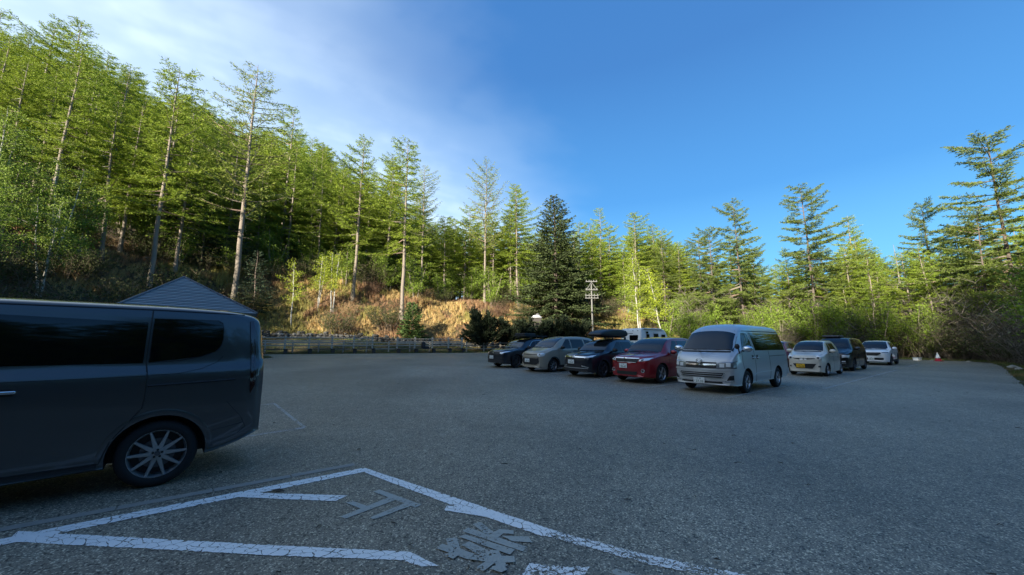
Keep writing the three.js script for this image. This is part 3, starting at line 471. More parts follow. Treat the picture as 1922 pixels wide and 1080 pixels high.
  const crest = new THREE.InstancedMesh(larch[4].crown, M.leaf, places.length), crestT = new THREE.InstancedMesh(larch[4].trunk, M.wood, places.length), o = new THREE.Object3D();
  places.forEach(([x, z, s], i) => { o.position.set(x, ground(x, z), z); o.rotation.y = r() * TAU; o.scale.setScalar(s); o.updateMatrix(); crest.setMatrixAt(i, o.matrix); crestT.setMatrixAt(i, o.matrix); });
  const g = new THREE.Group(); g.name = 'distant_wood'; scene.add(g); tag(g, 'larch wood on the ridge behind the viewer', 'wood', null, 'stuff'); crest.name = 'crown'; crestT.name = 'trunk'; g.add(crest, crestT); shade(g);
}
// ---------------------------------------------------------------- brush on the slopes
{
  const r = mulberry(555), T = [thicketShapes(41, 1.7, 2.2, [0.2, 0.12, 0.075]), thicketShapes(42, 1.3, 2.0, [0.27, 0.18, 0.09]), thicketShapes(43, 3.6, 3.4, [0.12, 0.1, 0.075], 60), thicketShapes(44, 2.6, 3.0, [0.13, 0.1, 0.07], 60, [0.075, 0.095, 0.025], 3), thicketShapes(45, 5.2, 4.2, [0.115, 0.1, 0.08], 46)];
  const mT = { branches: M.wood, crown: M.leaf };
  let n = 0; const sp = [];
  for (let tries = 0; tries < 6000 && n < 150; tries++) {
    const x = -44 + r() * 86, z = -18 - r() * 56, [d, arc] = polyDist(TOE, x, z, false);
    if (z > -Math.abs(x) / 1.45 || d < 1.2 || d > 19 || arc < 72 || arc > 172 || !sp.every(([a, b]) => (a - x) ** 2 + (b - z) ** 2 > 2.2)) continue;
    if (arc > 100 && fbm(x * 0.12, z * 0.12, 2, 88) < 0.47 && d < 10) continue; sp.push([x, z]); n++;
    const dark = arc < 96, k = dark ? 3 : d > 8 ? [0, 3, 3, 1][Math.floor(r() * 4)] : [0, 1, 3, 1][Math.floor(r() * 4)];
    plant('bare_shrub', T[k], mT, dark ? 'twiggy olive shrub in the shade at the foot of the left hillside' : 'twiggy shrub on the golden bank', 'shrub', dark ? 'shrubs at the foot of the left hillside' : 'shrubs on the golden bank', x, z, { turn: r() * TAU, scale: 0.7 + 0.6 * r() });
  }
  n = 0; const sq = [];
  for (let tries = 0; tries < 6000 && n < 130; tries++) {
    const x = 24 + r() * 52, z = -14 - r() * 52, ld = lotDist(x, z); if (ld < 1.6 || ld > 16 || (x < 40 && r() < 0.75) || z > -Math.abs(x) / 1.45 || !sq.every(([a, b]) => (a - x) ** 2 + (b - z) ** 2 > 3) || polyDist(TOE, x, z, false)[0] > 8) continue; sq.push([x, z]); n++;
    const k = ld < 4 ? [2, 3, 3][Math.floor(r() * 3)] : [4, 3, 3, 4][Math.floor(r() * 4)];
    plant('bare_shrub', T[k], mT, 'tangled bare shrub in the dark thicket at the right end of the lot', 'shrub', 'thicket at the right end of the lot', x, z, { turn: r() * TAU, scale: 0.75 + 0.55 * r() });
  }
  // dry grass: nobody could count it
  const blade = new Bag(); for (let i = 0; i < 26; i++) { const a = r() * TAU, o = 0.14 * r(), h = 0.25 + 0.4 * r(), b = 0.16 + 0.2 * r(), w = 0.009; blade.k = [0.9 + 0.3 * r(), 0.9 + 0.2 * r(), 0.8 + 0.3 * r()]; const x = Math.cos(a) * o, z = Math.sin(a) * o, m = [x + Math.cos(a) * b * 0.4, h * 0.65, z + Math.sin(a) * b * 0.4], e = [x + Math.cos(a) * b, h, z + Math.sin(a) * b], sx = -Math.sin(a) * w, sz = Math.cos(a) * w; blade.quad([x - sx, -0.05, z - sz], [x + sx, -0.05, z + sz], [m[0] + sx, m[1], m[2] + sz], [m[0] - sx, m[1], m[2] - sz]); blade.tri([m[0] - sx, m[1], m[2] - sz], [m[0] + sx, m[1], m[2] + sz], e); }
  const bg = blade.geo(), tall = new THREE.MeshStandardMaterial({ roughness: 0.9, vertexColors: true, side: THREE.DoubleSide });
  const spots = []; for (let i = 0; i < 60000 && spots.length < 15000; i++) { const x = -42 + r() * 84, z = -30 - r() * 44, [d, arc] = polyDist(TOE, x, z, false); if (d < 0.9 || d > 22 || arc < 90 || arc > 172 || r() < smooth(9, 22, d)) continue; spots.push([x, z, arc, d]); }
  const gm = new THREE.InstancedMesh(bg, tall, spots.length), o = new THREE.Object3D(), c = new THREE.Color();
  spots.forEach(([x, z, arc, d], i) => { const p = fbm(x * 0.35, z * 0.35, 3, 41), q = fbm(x * 0.2, z * 0.2, 2, 90); o.position.set(x, ground(x, z), z); o.rotation.set(jit(r, 0.15), r() * TAU, jit(r, 0.15)); const s = (0.45 + 0.6 * r() * (0.5 + q)) * (vnoise(x * 0.5, z * 0.5, 7) > 0.66 ? 1.6 : 1); o.scale.set(s, s * (0.7 + 0.8 * q), s); o.updateMatrix(); gm.setMatrixAt(i, o.matrix); const m = 0.75 + 0.5 * r(); if (p > 0.58) c.setRGB(0.28 * m, 0.18 * m, 0.095 * m); else if (q > 0.56) c.setRGB(0.25 * m, 0.235 * m, 0.07 * m); else c.setRGB(0.44 * m, 0.335 * m, 0.14 * m); gm.setColorAt(i, c); });
  gm.name = 'dry_grass'; scene.add(gm); tag(gm, 'dry golden grass covering the sunlit bank', 'grass', null, 'stuff'); shade(gm);
  // short lawn and verge
  const sb = new Bag(); for (let i = 0; i < 22; i++) { const a = r() * TAU, h = 0.05 + 0.08 * r(), x = jit(r, 0.16), z = jit(r, 0.16), b = 0.04 * r(), w = 0.006; sb.k = [0.8 + 0.5 * r(), 0.8 + 0.4 * r(), 0.8]; sb.tri([x - Math.sin(a) * w, -0.01, z + Math.cos(a) * w], [x + Math.sin(a) * w, -0.01, z - Math.cos(a) * w], [x + Math.cos(a) * b, h, z + Math.sin(a) * b]); }
  const sg = sb.geo(), ls = []; for (let i = 0; i < 90000 && ls.length < 11000; i++) { const x = -32 + r() * 80, z = -4 - r() * 52, ld = lotDist(x, z); if (ld < 0.1 || ld > 9 || polyDist(TOE, x, z, false)[0] > 0 || z > -Math.abs(x) / 1.5) continue; ls.push([x, z]); }
  const lm = new THREE.InstancedMesh(sg, tall, ls.length); ls.forEach(([x, z], i) => { o.position.set(x, ground(x, z), z); o.rotation.set(0, r() * TAU, 0); const s = 0.7 + r(); o.scale.setScalar(s); o.updateMatrix(); lm.setMatrixAt(i, o.matrix); const m = 0.7 + 0.5 * r(); if (fbm(x * 0.5, z * 0.5, 2, 13) > 0.55) c.setRGB(0.2 * m, 0.16 * m, 0.07 * m); else c.setRGB(0.1 * m, 0.125 * m, 0.04 * m); lm.setColorAt(i, c); });
  lm.name = 'lawn_grass'; scene.add(lm); tag(lm, 'short green and straw grass around the edge of the lot', 'grass', null, 'stuff'); shade(lm);
}
// ---------------------------------------------------------------- vehicles
const pchip = (pts) => {   // monotone cubic through [x, y]
  const n = pts.length, h = [], dl = [], m = new Array(n).fill(0);
  for (let i = 0; i + 1 < n; i++) { h[i] = pts[i + 1][0] - pts[i][0]; dl[i] = (pts[i + 1][1] - pts[i][1]) / h[i]; }
  for (let i = 1; i + 1 < n; i++) m[i] = dl[i - 1] * dl[i] <= 0 ? 0 : 3 * (h[i - 1] + h[i]) / ((2 * h[i] + h[i - 1]) / dl[i - 1] + (h[i] + 2 * h[i - 1]) / dl[i]);
  m[0] = dl[0]; m[n - 1] = dl[n - 2];
  return (x) => { if (x <= pts[0][0]) return pts[0][1]; if (x >= pts[n - 1][0]) return pts[n - 1][1]; let i = 0; while (x > pts[i + 1][0]) i++; const t = (x - pts[i][0]) / h[i], t2 = t * t, t3 = t2 * t; return pts[i][1] * (2 * t3 - 3 * t2 + 1) + h[i] * m[i] * (t3 - 2 * t2 + t) + pts[i + 1][1] * (3 * t2 - 2 * t3) + h[i] * m[i + 1] * (t3 - t2); };
};
const paintMat = (r, g, b, o = {}) => new THREE.MeshPhysicalMaterial({ color: new THREE.Color().setRGB(r, g, b), roughness: 0.38, metalness: 0.25, clearcoat: 1, clearcoatRoughness: 0.05, ...o });
M.glass = new THREE.MeshPhysicalMaterial({ color: new THREE.Color().setRGB(0.012, 0.015, 0.018), roughness: 0.03, specularIntensity: 1, ior: 1.62 });
M.privacy = new THREE.MeshPhysicalMaterial({ color: new THREE.Color().setRGB(0.004, 0.004, 0.005), roughness: 0.04, ior: 1.5 });
M.black = new THREE.MeshStandardMaterial({ color: new THREE.Color().setRGB(0.012, 0.012, 0.013), roughness: 0.55 });
M.trim = new THREE.MeshStandardMaterial({ color: new THREE.Color().setRGB(0.02, 0.02, 0.022), roughness: 0.7 });
M.rubber = new THREE.MeshStandardMaterial({ color: new THREE.Color().setRGB(0.014, 0.014, 0.015), roughness: 0.85 });
M.chrome = new THREE.MeshStandardMaterial({ color: new THREE.Color().setRGB(0.72, 0.73, 0.75), roughness: 0.16, metalness: 1 });
M.alloy = new THREE.MeshStandardMaterial({ color: new THREE.Color().setRGB(0.5, 0.51, 0.53), roughness: 0.32, metalness: 0.85 });
M.alloyDark = new THREE.MeshStandardMaterial({ color: new THREE.Color().setRGB(0.12, 0.12, 0.13), roughness: 0.4, metalness: 0.8 });
M.lamp = new THREE.MeshPhysicalMaterial({ color: new THREE.Color().setRGB(0.78, 0.8, 0.82), roughness: 0.22, metalness: 0.15, clearcoat: 1 });
M.lampDark = new THREE.MeshPhysicalMaterial({ color: new THREE.Color().setRGB(0.3, 0.32, 0.34), roughness: 0.18, metalness: 0.5, clearcoat: 1 });
M.lens = new THREE.MeshPhysicalMaterial({ color: new THREE.Color().setRGB(0.08, 0.085, 0.09), roughness: 0.08, metalness: 0.2, clearcoat: 1 });
M.tail = new THREE.MeshPhysicalMaterial({ color: new THREE.Color().setRGB(0.12, 0.008, 0.008), roughness: 0.12, clearcoat: 1 });
M.tailSmoke = new THREE.MeshPhysicalMaterial({ color: new THREE.Color().setRGB(0.03, 0.006, 0.006), roughness: 0.1, clearcoat: 1 });
M.amber = new THREE.MeshPhysicalMaterial({ color: new THREE.Color().setRGB(0.6, 0.2, 0.02), roughness: 0.15, clearcoat: 1 });
const csg = new Evaluator(); csg.useGroups = true; csg.attributes = ['position', 'normal', 'uv'];

function wheelShapes(R, rim, spokes, width = 0.2, twist = 0) {
  const prof = [[rim * 0.98, -width / 2 + 0.012], [R - 0.05, -width / 2], [R - 0.018, -width / 2 + 0.018], [R, -width / 2 + 0.045], [R, width / 2 - 0.045], [R - 0.018, width / 2 - 0.018], [R - 0.05, width / 2], [rim * 1.02, width / 2 - 0.008], [rim * 0.98, width / 2 - 0.03], [rim * 0.98, -width / 2 + 0.012]];
  const tyre = new THREE.LatheGeometry(prof.map(([a, b]) => new THREE.Vector2(a, b)), 40); tyre.rotateX(Math.PI / 2);
  const ring = new THREE.LatheGeometry([[rim * 0.9, 0.0], [rim * 0.93, width / 2 - 0.035], [rim * 0.985, width / 2 - 0.012], [rim * 1.0, width / 2 - 0.012], [rim * 0.99, 0]].map(([a, b]) => new THREE.Vector2(a, b)), 40); ring.rotateX(Math.PI / 2);
  const parts = [ring];
  for (let i = 0; i < spokes; i++) {
    const a = i / spokes * TAU + twist, w0 = rim * (spokes > 8 ? 0.17 : 0.2), w1 = rim * (spokes > 8 ? 0.06 : 0.11), s = new THREE.Shape([[rim * 0.16, -w0 / 2], [rim * 0.96, -w1 / 2], [rim * 0.96, w1 / 2], [rim * 0.16, w0 / 2]].map(([x, y]) => new THREE.Vector2(x, y)));
    const g = new THREE.ExtrudeGeometry(s, { depth: 0.014, bevelEnabled: true, bevelThickness: 0.006, bevelSize: 0.004, bevelSegments: 1 }); const p = g.attributes.position; for (let k = 0; k < p.count; k++) p.setZ(k, p.getZ(k) + width / 2 - 0.052 + 0.018 * p.getX(k) / rim); g.rotateZ(a); parts.push(g.toNonIndexed ? (g.index ? g.toNonIndexed() : g) : g);
  }
  const hub = new THREE.CylinderGeometry(rim * 0.2, rim * 0.24, 0.03, 20); hub.rotateX(Math.PI / 2); hub.translate(0, 0, width / 2 - 0.035); parts.push(hub);
  const cap = new THREE.CylinderGeometry(rim * 0.09, rim * 0.1, 0.02, 16); cap.rotateX(Math.PI / 2); cap.translate(0, 0, width / 2 - 0.012);
  const fix = (l) => mergeGeometries(l.map((g) => { const n = g.index ? g.toNonIndexed() : g; n.deleteAttribute('uv'); n.computeVertexNormals(); return n; }));
  const disc = new THREE.CylinderGeometry(rim * 0.9, rim * 0.9, 0.02, 28); disc.rotateX(Math.PI / 2); disc.translate(0, 0, 0.0);
  const bolts = []; for (let i = 0; i < 5; i++) { const b = new THREE.CylinderGeometry(0.011, 0.011, 0.02, 8); b.rotateX(Math.PI / 2); b.translate(Math.cos(i / 5 * TAU + 0.3) * rim * 0.155, Math.sin(i / 5 * TAU + 0.3) * rim * 0.155, width / 2 - 0.02); bolts.push(b); }
  const brake = new THREE.CylinderGeometry(rim * 0.62, rim * 0.62, 0.02, 28); brake.rotateX(Math.PI / 2); brake.translate(0, 0, 0.028);
  return { tyre, rim: fix(parts), disc, cap, brake, bolts: fix(bolts) };
}
function addWheel(parent, W, x, y, z, side, mat) {
  const g = new THREE.Group(); g.name = 'wheel'; g.position.set(x, y, z); if (side < 0) g.rotation.y = Math.PI; g.rotation.z = 0; parent.add(g);
  mesh('tyre', W.tyre, M.rubber, g); mesh('rim', W.rim, mat, g); mesh('wheel_well_plate', W.disc, M.black, g); mesh('hub_cap', W.cap, M.alloyDark, g); mesh('brake_disc', W.brake, M.alloyDark, g); mesh('bolts', W.bolts, M.black, g); return g;
}
class Car {
  constructor(name, label, category, s) {
    this.s = s; this.g = thing(name, label, category, s.group);
    const f = (k) => pchip(s[k].map((v) => [v[0], v[1]]));
    this.yt = f('yt'); this.yb = f('yb'); this.yk = f('yk'); this.w = f('w'); this.wr = f('wr');
    this.side = s.side ?? [[0.88, 0], [0.965, 0.07], [1, 0.34], [0.995, 0.72], [0.965, 1]];
    this.cache = new Map();
  }
  section(x) {       // half outline from the bottom centre to the top centre: [z, y]
    const key = Math.round(x * 2000); if (this.cache.has(key)) return this.cache.get(key);
    const yb = this.yb(x), yt = this.yt(x), yk = Math.min(this.yk(x), yt - 0.05), w = this.w(x), wr = Math.min(this.wr(x), w * 0.975), ce = Math.min(this.s.edge ?? 0.08, (yt - yk) * 0.6), ye = yt - ce;
    const P = [[0, yb], ...this.side.map(([a, b]) => [w * a, lerp(yb, yk, b)]), [lerp(w * this.side[this.side.length - 1][0], wr, 0.5) + 0.012 * smooth(0.1, 0.4, yt - yk), lerp(yk, ye, 0.5)], [wr, ye], [wr * 0.9, yt - ce * 0.36], [wr * 0.55, yt - ce * 0.08], [0, yt]];
    const out = [];
    for (let i = 0; i + 1 < P.length; i++) { const a = P[Math.max(0, i - 1)], b = P[i], c = P[i + 1], d = i + 2 < P.length ? P[i + 2] : [-P[i][0], P[i][1]]; for (let k = 0; k < 4; k++) { const t = k / 4, t2 = t * t, t3 = t2 * t, T = 0.42, h = (j) => b[j] * (2 * t3 - 3 * t2 + 1) + T * (c[j] - a[j]) * (t3 - 2 * t2 + t) + c[j] * (3 * t2 - 2 * t3) + T * (d[j] - b[j]) * (t3 - t2); out.push(i === 0 ? [lerp(b[0], c[0], t), lerp(b[1], c[1], t)] : [h(0), h(1)]); } }
    out.push(P[P.length - 1]); this.cache.set(key, out); return out;
  }
  bend(x, z) { const s = this.s, W = s.W / 2, q = (z / W) ** 2; return x + (s.bow ?? 0.16) * q * smooth(0.9, 0, x) - (s.bowR ?? 0.08) * q * smooth(s.L - 0.6, s.L, x); }
  zAt(x, y) { const S = this.section(x); let best = 0; for (let i = 1; i < S.length; i++) { const a = S[i - 1], b = S[i]; if ((a[1] - y) * (b[1] - y) <= 0 && a[1] !== b[1]) best = Math.max(best, lerp(a[0], b[0], (y - a[1]) / (b[1] - a[1]))); } return best; }
  frontX(y, z) { z = Math.abs(z); let x = 0; for (; x < 2.2; x += 0.01) if (this.zAt(x, y) >= z - 1e-6) break; if (x > 0) { let lo = x - 0.01, hi = x; for (let k = 0; k < 6; k++) { const m = (lo + hi) / 2; this.zAt(m, y) >= z ? hi = m : lo = m; } x = hi; } return x; }
  rearX(y, z) { z = Math.abs(z); const L = this.s.L; let x = L; for (; x > L - 1.6; x -= 0.01) if (this.zAt(x, y) >= z - 1e-6) break; return x; }
  build(paint) {
    const s = this.s, n = s.n ?? 84, rings = [];
    for (let i = 0; i <= n; i++) { const t = i / n, x = s.L * (0.5 - 0.5 * Math.cos(Math.PI * lerp(t, 0.5 - Math.asin(1 - 2 * t) / Math.PI, 0.45))); const S = this.section(x), ring = []; for (let k = 0; k < S.length; k++) ring.push([this.bend(x, S[k][0]), S[k][1], S[k][0]]); for (let k = S.length - 2; k > 0; k--) ring.push([this.bend(x, S[k][0]), S[k][1], -S[k][0]]); rings.push(ring); }
    const p = [], idx = [], m = rings[0].length; for (const r of rings) for (const v of r) p.push(...v);
    for (let i = 0; i < n; i++) for (let k = 0; k < m; k++) { const a = i * m + k, b = i * m + (k + 1) % m; idx.push(a, b, a + m, b, b + m, a + m); }
    const cap = (r, base, flip) => { const c = p.length / 3; p.push(r[0][0], (Math.min(...r.map((v) => v[1])) + Math.max(...r.map((v) => v[1]))) / 2, 0); for (let k = 0; k < m; k++) flip ? idx.push(c, base + (k + 1) % m, base + k) : idx.push(c, base + k, base + (k + 1) % m); };
    cap(rings[0], 0, true); cap(rings[n], n * m, false);
    let g = new THREE.BufferGeometry(); g.setAttribute('position', new THREE.Float32BufferAttribute(p, 3)); g.setIndex(idx);
    g.computeVertexNormals(); { // face outward
      const q = g.attributes.position, nn = g.attributes.normal; let sum = 0; for (let i = 0; i < q.count; i++) sum += nn.getZ(i) * Math.sign(q.getZ(i)); if (sum < 0) { const ix = g.index.array; for (let i = 0; i < ix.length; i += 3) { const t = ix[i + 1]; ix[i + 1] = ix[i + 2]; ix[i + 2] = t; } }
    }
    g = toCreasedNormals(g, 0.7);
    g.setAttribute('uv', new THREE.Float32BufferAttribute(new Float32Array(g.attributes.position.count * 2), 2));
    let A = new Brush(g, paint); A.updateMatrixWorld();
    for (const ax of s.axles) for (const sd of [-1, 1]) { const cy = new THREE.CylinderGeometry(s.arch, s.arch, 0.36, 40); cy.rotateX(Math.PI / 2); cy.translate(ax, s.R, sd * (s.W / 2 - 0.1)); const B = new Brush(cy, M.trim); B.updateMatrixWorld(); A = csg.evaluate(A, B, SUBTRACTION); }
    const body = new THREE.Mesh(A.geometry, A.material); body.name = 'body'; body.castShadow = body.receiveShadow = true; this.g.add(body); this.body = body;
    const W = wheelShapes(s.R, s.rim, s.spokes ?? 5, s.tw ?? 0.2);
    for (const ax of s.axles) for (const sd of [-1, 1]) addWheel(this.g, W, ax, s.R, sd * (s.W / 2 - (s.tw ?? 0.2) / 2 - 0.025), sd, s.rimMat ?? M.alloy);
    return this;
  }
  // strip mesh between rows of points
  rows(name, rows, mat, parent = this.g) { const p = [], idx = [], n = rows[0].length; for (const r of rows) for (const v of r) p.push(...v); for (let j = 0; j + 1 < rows.length; j++) for (let i = 0; i + 1 < n; i++) { const a = j * n + i; idx.push(a, a + 1, a + n, a + 1, a + n + 1, a + n); } const g = new THREE.BufferGeometry(); g.setAttribute('position', new THREE.Float32BufferAttribute(p, 3)); g.setIndex(idx); g.computeVertexNormals(); return mesh(name, g, mat, parent); }
  scan(poly, n, m, put) { // rows across a convex-ish outline [a, b]; rows in b
    const lo = Math.min(...poly.map((q) => q[1])), hi = Math.max(...poly.map((q) => q[1])), out = [];
    for (let j = 0; j <= m; j++) { const b = lerp(lo + 1e-4, hi - 1e-4, j / m); let l = 1e9, r = -1e9; for (let i = 0; i < poly.length; i++) { const A = poly[i], B = poly[(i + 1) % poly.length]; if ((A[1] - b) * (B[1] - b) <= 0 && A[1] !== B[1]) { const a = lerp(A[0], B[0], (b - A[1]) / (B[1] - A[1])); l = Math.min(l, a); r = Math.max(r, a); } } const row = []; for (let i = 0; i <= n; i++) row.push(put(lerp(l, r, i / n), b)); out.push(row); }
    return out;
  }
  // a panel on the flank: outline in [x, y]
  flank(name, poly, mat, off = 0.005, sides = [1, -1], parent) { for (const s of sides) this.rows(name, this.scan(poly, 14, 9, (x, y) => { const z = this.zAt(x, y) + off; return [this.bend(x, z), y, s * z]; }), mat, parent); }
  // a panel on the nose: outline in [z, y]; mirrored when both
  nose(name, poly, mat, off = 0.006, both = false, parent) { let out; for (const s of both ? [1, -1] : [1]) out = this.rows(name, this.scan(poly, 14, 8, (z, y) => { const x = this.frontX(y, z); return [this.bend(x, z) - off, y + off * 0.4, s * z * (1 + off * 0.3)]; }), mat, parent); return out; }
  tailPanel(name, poly, mat, off = 0.006, both = false) { for (const s of both ? [1, -1] : [1]) this.rows(name, this.scan(poly, 12, 8, (z, y) => { const x = this.rearX(y, z); return [this.bend(x, z) + off, y, s * z]; }), mat); }
  // the screen: the top of the body between two stations
  screen(name, xa, xb, mat, ka = 0.86, kb = ka, off = 0.006) { const rows = []; for (let j = 0; j <= 12; j++) { const x = lerp(xa, xb, j / 12), k = lerp(ka, kb, j / 12), row = []; for (let i = -12; i <= 12; i++) { const S = this.section(x), zz = Math.abs(i / 12) * this.wr(x) * k; let y = this.yt(x); for (let q = S.length - 1; q > 0; q--) if (S[q - 1][0] >= zz) { y = lerp(S[q][1], S[q - 1][1], (zz - S[q][0]) / (S[q - 1][0] - S[q][0] + 1e-9)); break; } const z = Math.sign(i) * zz; row.push([this.bend(x, z) - off * (xa < this.s.L / 2 ? 1 : -1) * 0.8, y + off, z]); } rows.push(row); } return this.rows(name, rows, mat); }
  seam(name, pts, r = 0.004, mat = M.black, sides = [1]) { for (const s of sides) { const b = new Bag(), dense = []; for (let i = 0; i + 1 < pts.length; i++) for (let k = 0; k < 5; k++) dense.push([lerp(pts[i][0], pts[i + 1][0], k / 5), lerp(pts[i][1], pts[i + 1][1], k / 5)]); dense.push(pts[pts.length - 1]); b.tube(dense.map(([x, y]) => { const z = this.zAt(x, y); return [this.bend(x, z), y, s * z, r]; }), 6); mesh(name, b.geo(), mat, this.g); } }
  box(name, x, y, z, sx, sy, sz, mat, rad = 0.01, parent = this.g) { const m = mesh(name, new RoundedBoxGeometry(sx, sy, sz, 2, Math.min(rad, sx / 2.1, sy / 2.1, sz / 2.1)), mat, parent); m.position.set(x, y, z); return m; }
  mirrors(x, y, mat, sz = 1) { for (const s of [1, -1]) { const z = this.zAt(x + 0.1, y - 0.06), g = new THREE.SphereGeometry(1, 16, 12); g.scale(0.085 * sz, 0.085 * sz, 0.125 * sz); const m = mesh('side_mirror', g, mat, this.g); m.position.set(x, y, s * (z + 0.14 * sz)); const st = this.box('mirror_stalk', 0.02, -0.06, -s * 0.1, 0.05, 0.05, 0.14, M.trim, 0.02, m); const gl = mesh('mirror_glass', new THREE.CircleGeometry(0.075 * sz, 16), M.chrome, m); gl.rotation.y = Math.PI / 2; gl.position.x = 0.08 * sz; } }
  plate(y, text, kind = 'white', z = 0, extra = 0.02) { const x = this.bend(this.frontX(y, z), z) - extra; const p = this.box('license_plate', x, y, z, 0.012, 0.165, 0.33, plateMat[kind], 0.004); const f = mesh('plate_lettering', new THREE.PlaneGeometry(0.325, 0.16), plateText(text, kind), p); f.rotation.y = -Math.PI / 2; f.position.x = -0.0075; return p; }
  place(x, z, turn) { const g = this.g, e = 0.5, y = lotY(x, z), n = new THREE.Vector3(-(lotY(x + e, z) - lotY(x - e, z)) / (2 * e), 1, -(lotY(x, z + e) - lotY(x, z - e)) / (2 * e)).normalize(); g.position.set(x, y + 0.001, z); const q = new THREE.Quaternion().setFromUnitVectors(new THREE.Vector3(0, 1, 0), n); g.quaternion.copy(q).multiply(new THREE.Quaternion().setFromAxisAngle(new THREE.Vector3(0, 1, 0), turn)); return this; }
  // put the front left wheel on a given spot
  placeWheel(x, z, turn = 0.675) { const lx = this.s.axles[0], lz = this.s.W / 2 - 0.12, c = Math.cos(turn), n = Math.sin(turn); return this.place(x - lx * c - lz * n, z + lx * n - lz * c, turn); }
}
const plateMat = { white: new THREE.MeshStandardMaterial({ color: new THREE.Color().setRGB(0.72, 0.73, 0.72), roughness: 0.5 }), yellow: new THREE.MeshStandardMaterial({ color: new THREE.Color().setRGB(0.72, 0.42, 0.02), roughness: 0.5 }) };
function plateText(text, kind) {
  const c = document.createElement('canvas'); c.width = 256; c.height = 128; const x = c.getContext('2d'); x.fillStyle = kind === 'yellow' ? '#dfae22' : '#dfe2e0'; x.fillRect(0, 0, 256, 128); x.fillStyle = kind === 'yellow' ? '#1a1a1a' : '#1d4a36'; x.textAlign = 'center'; x.font = 'bold 70px sans-serif'; x.fillText(text, 142, 112); 
  for (const [a, b, w, h] of [[78, 12, 22, 4], [86, 18, 5, 16], [106, 14, 20, 4], [114, 22, 4, 14], [78, 34, 20, 4], [140, 12, 12, 22], [158, 12, 12, 22], [20, 78, 18, 4], [26, 70, 4, 28]]) x.fillRect(a, b, w, h);
  const t = new THREE.CanvasTexture(c); t.colorSpace = THREE.SRGBColorSpace; return new THREE.MeshStandardMaterial({ map: t, roughness: 0.5 });
}
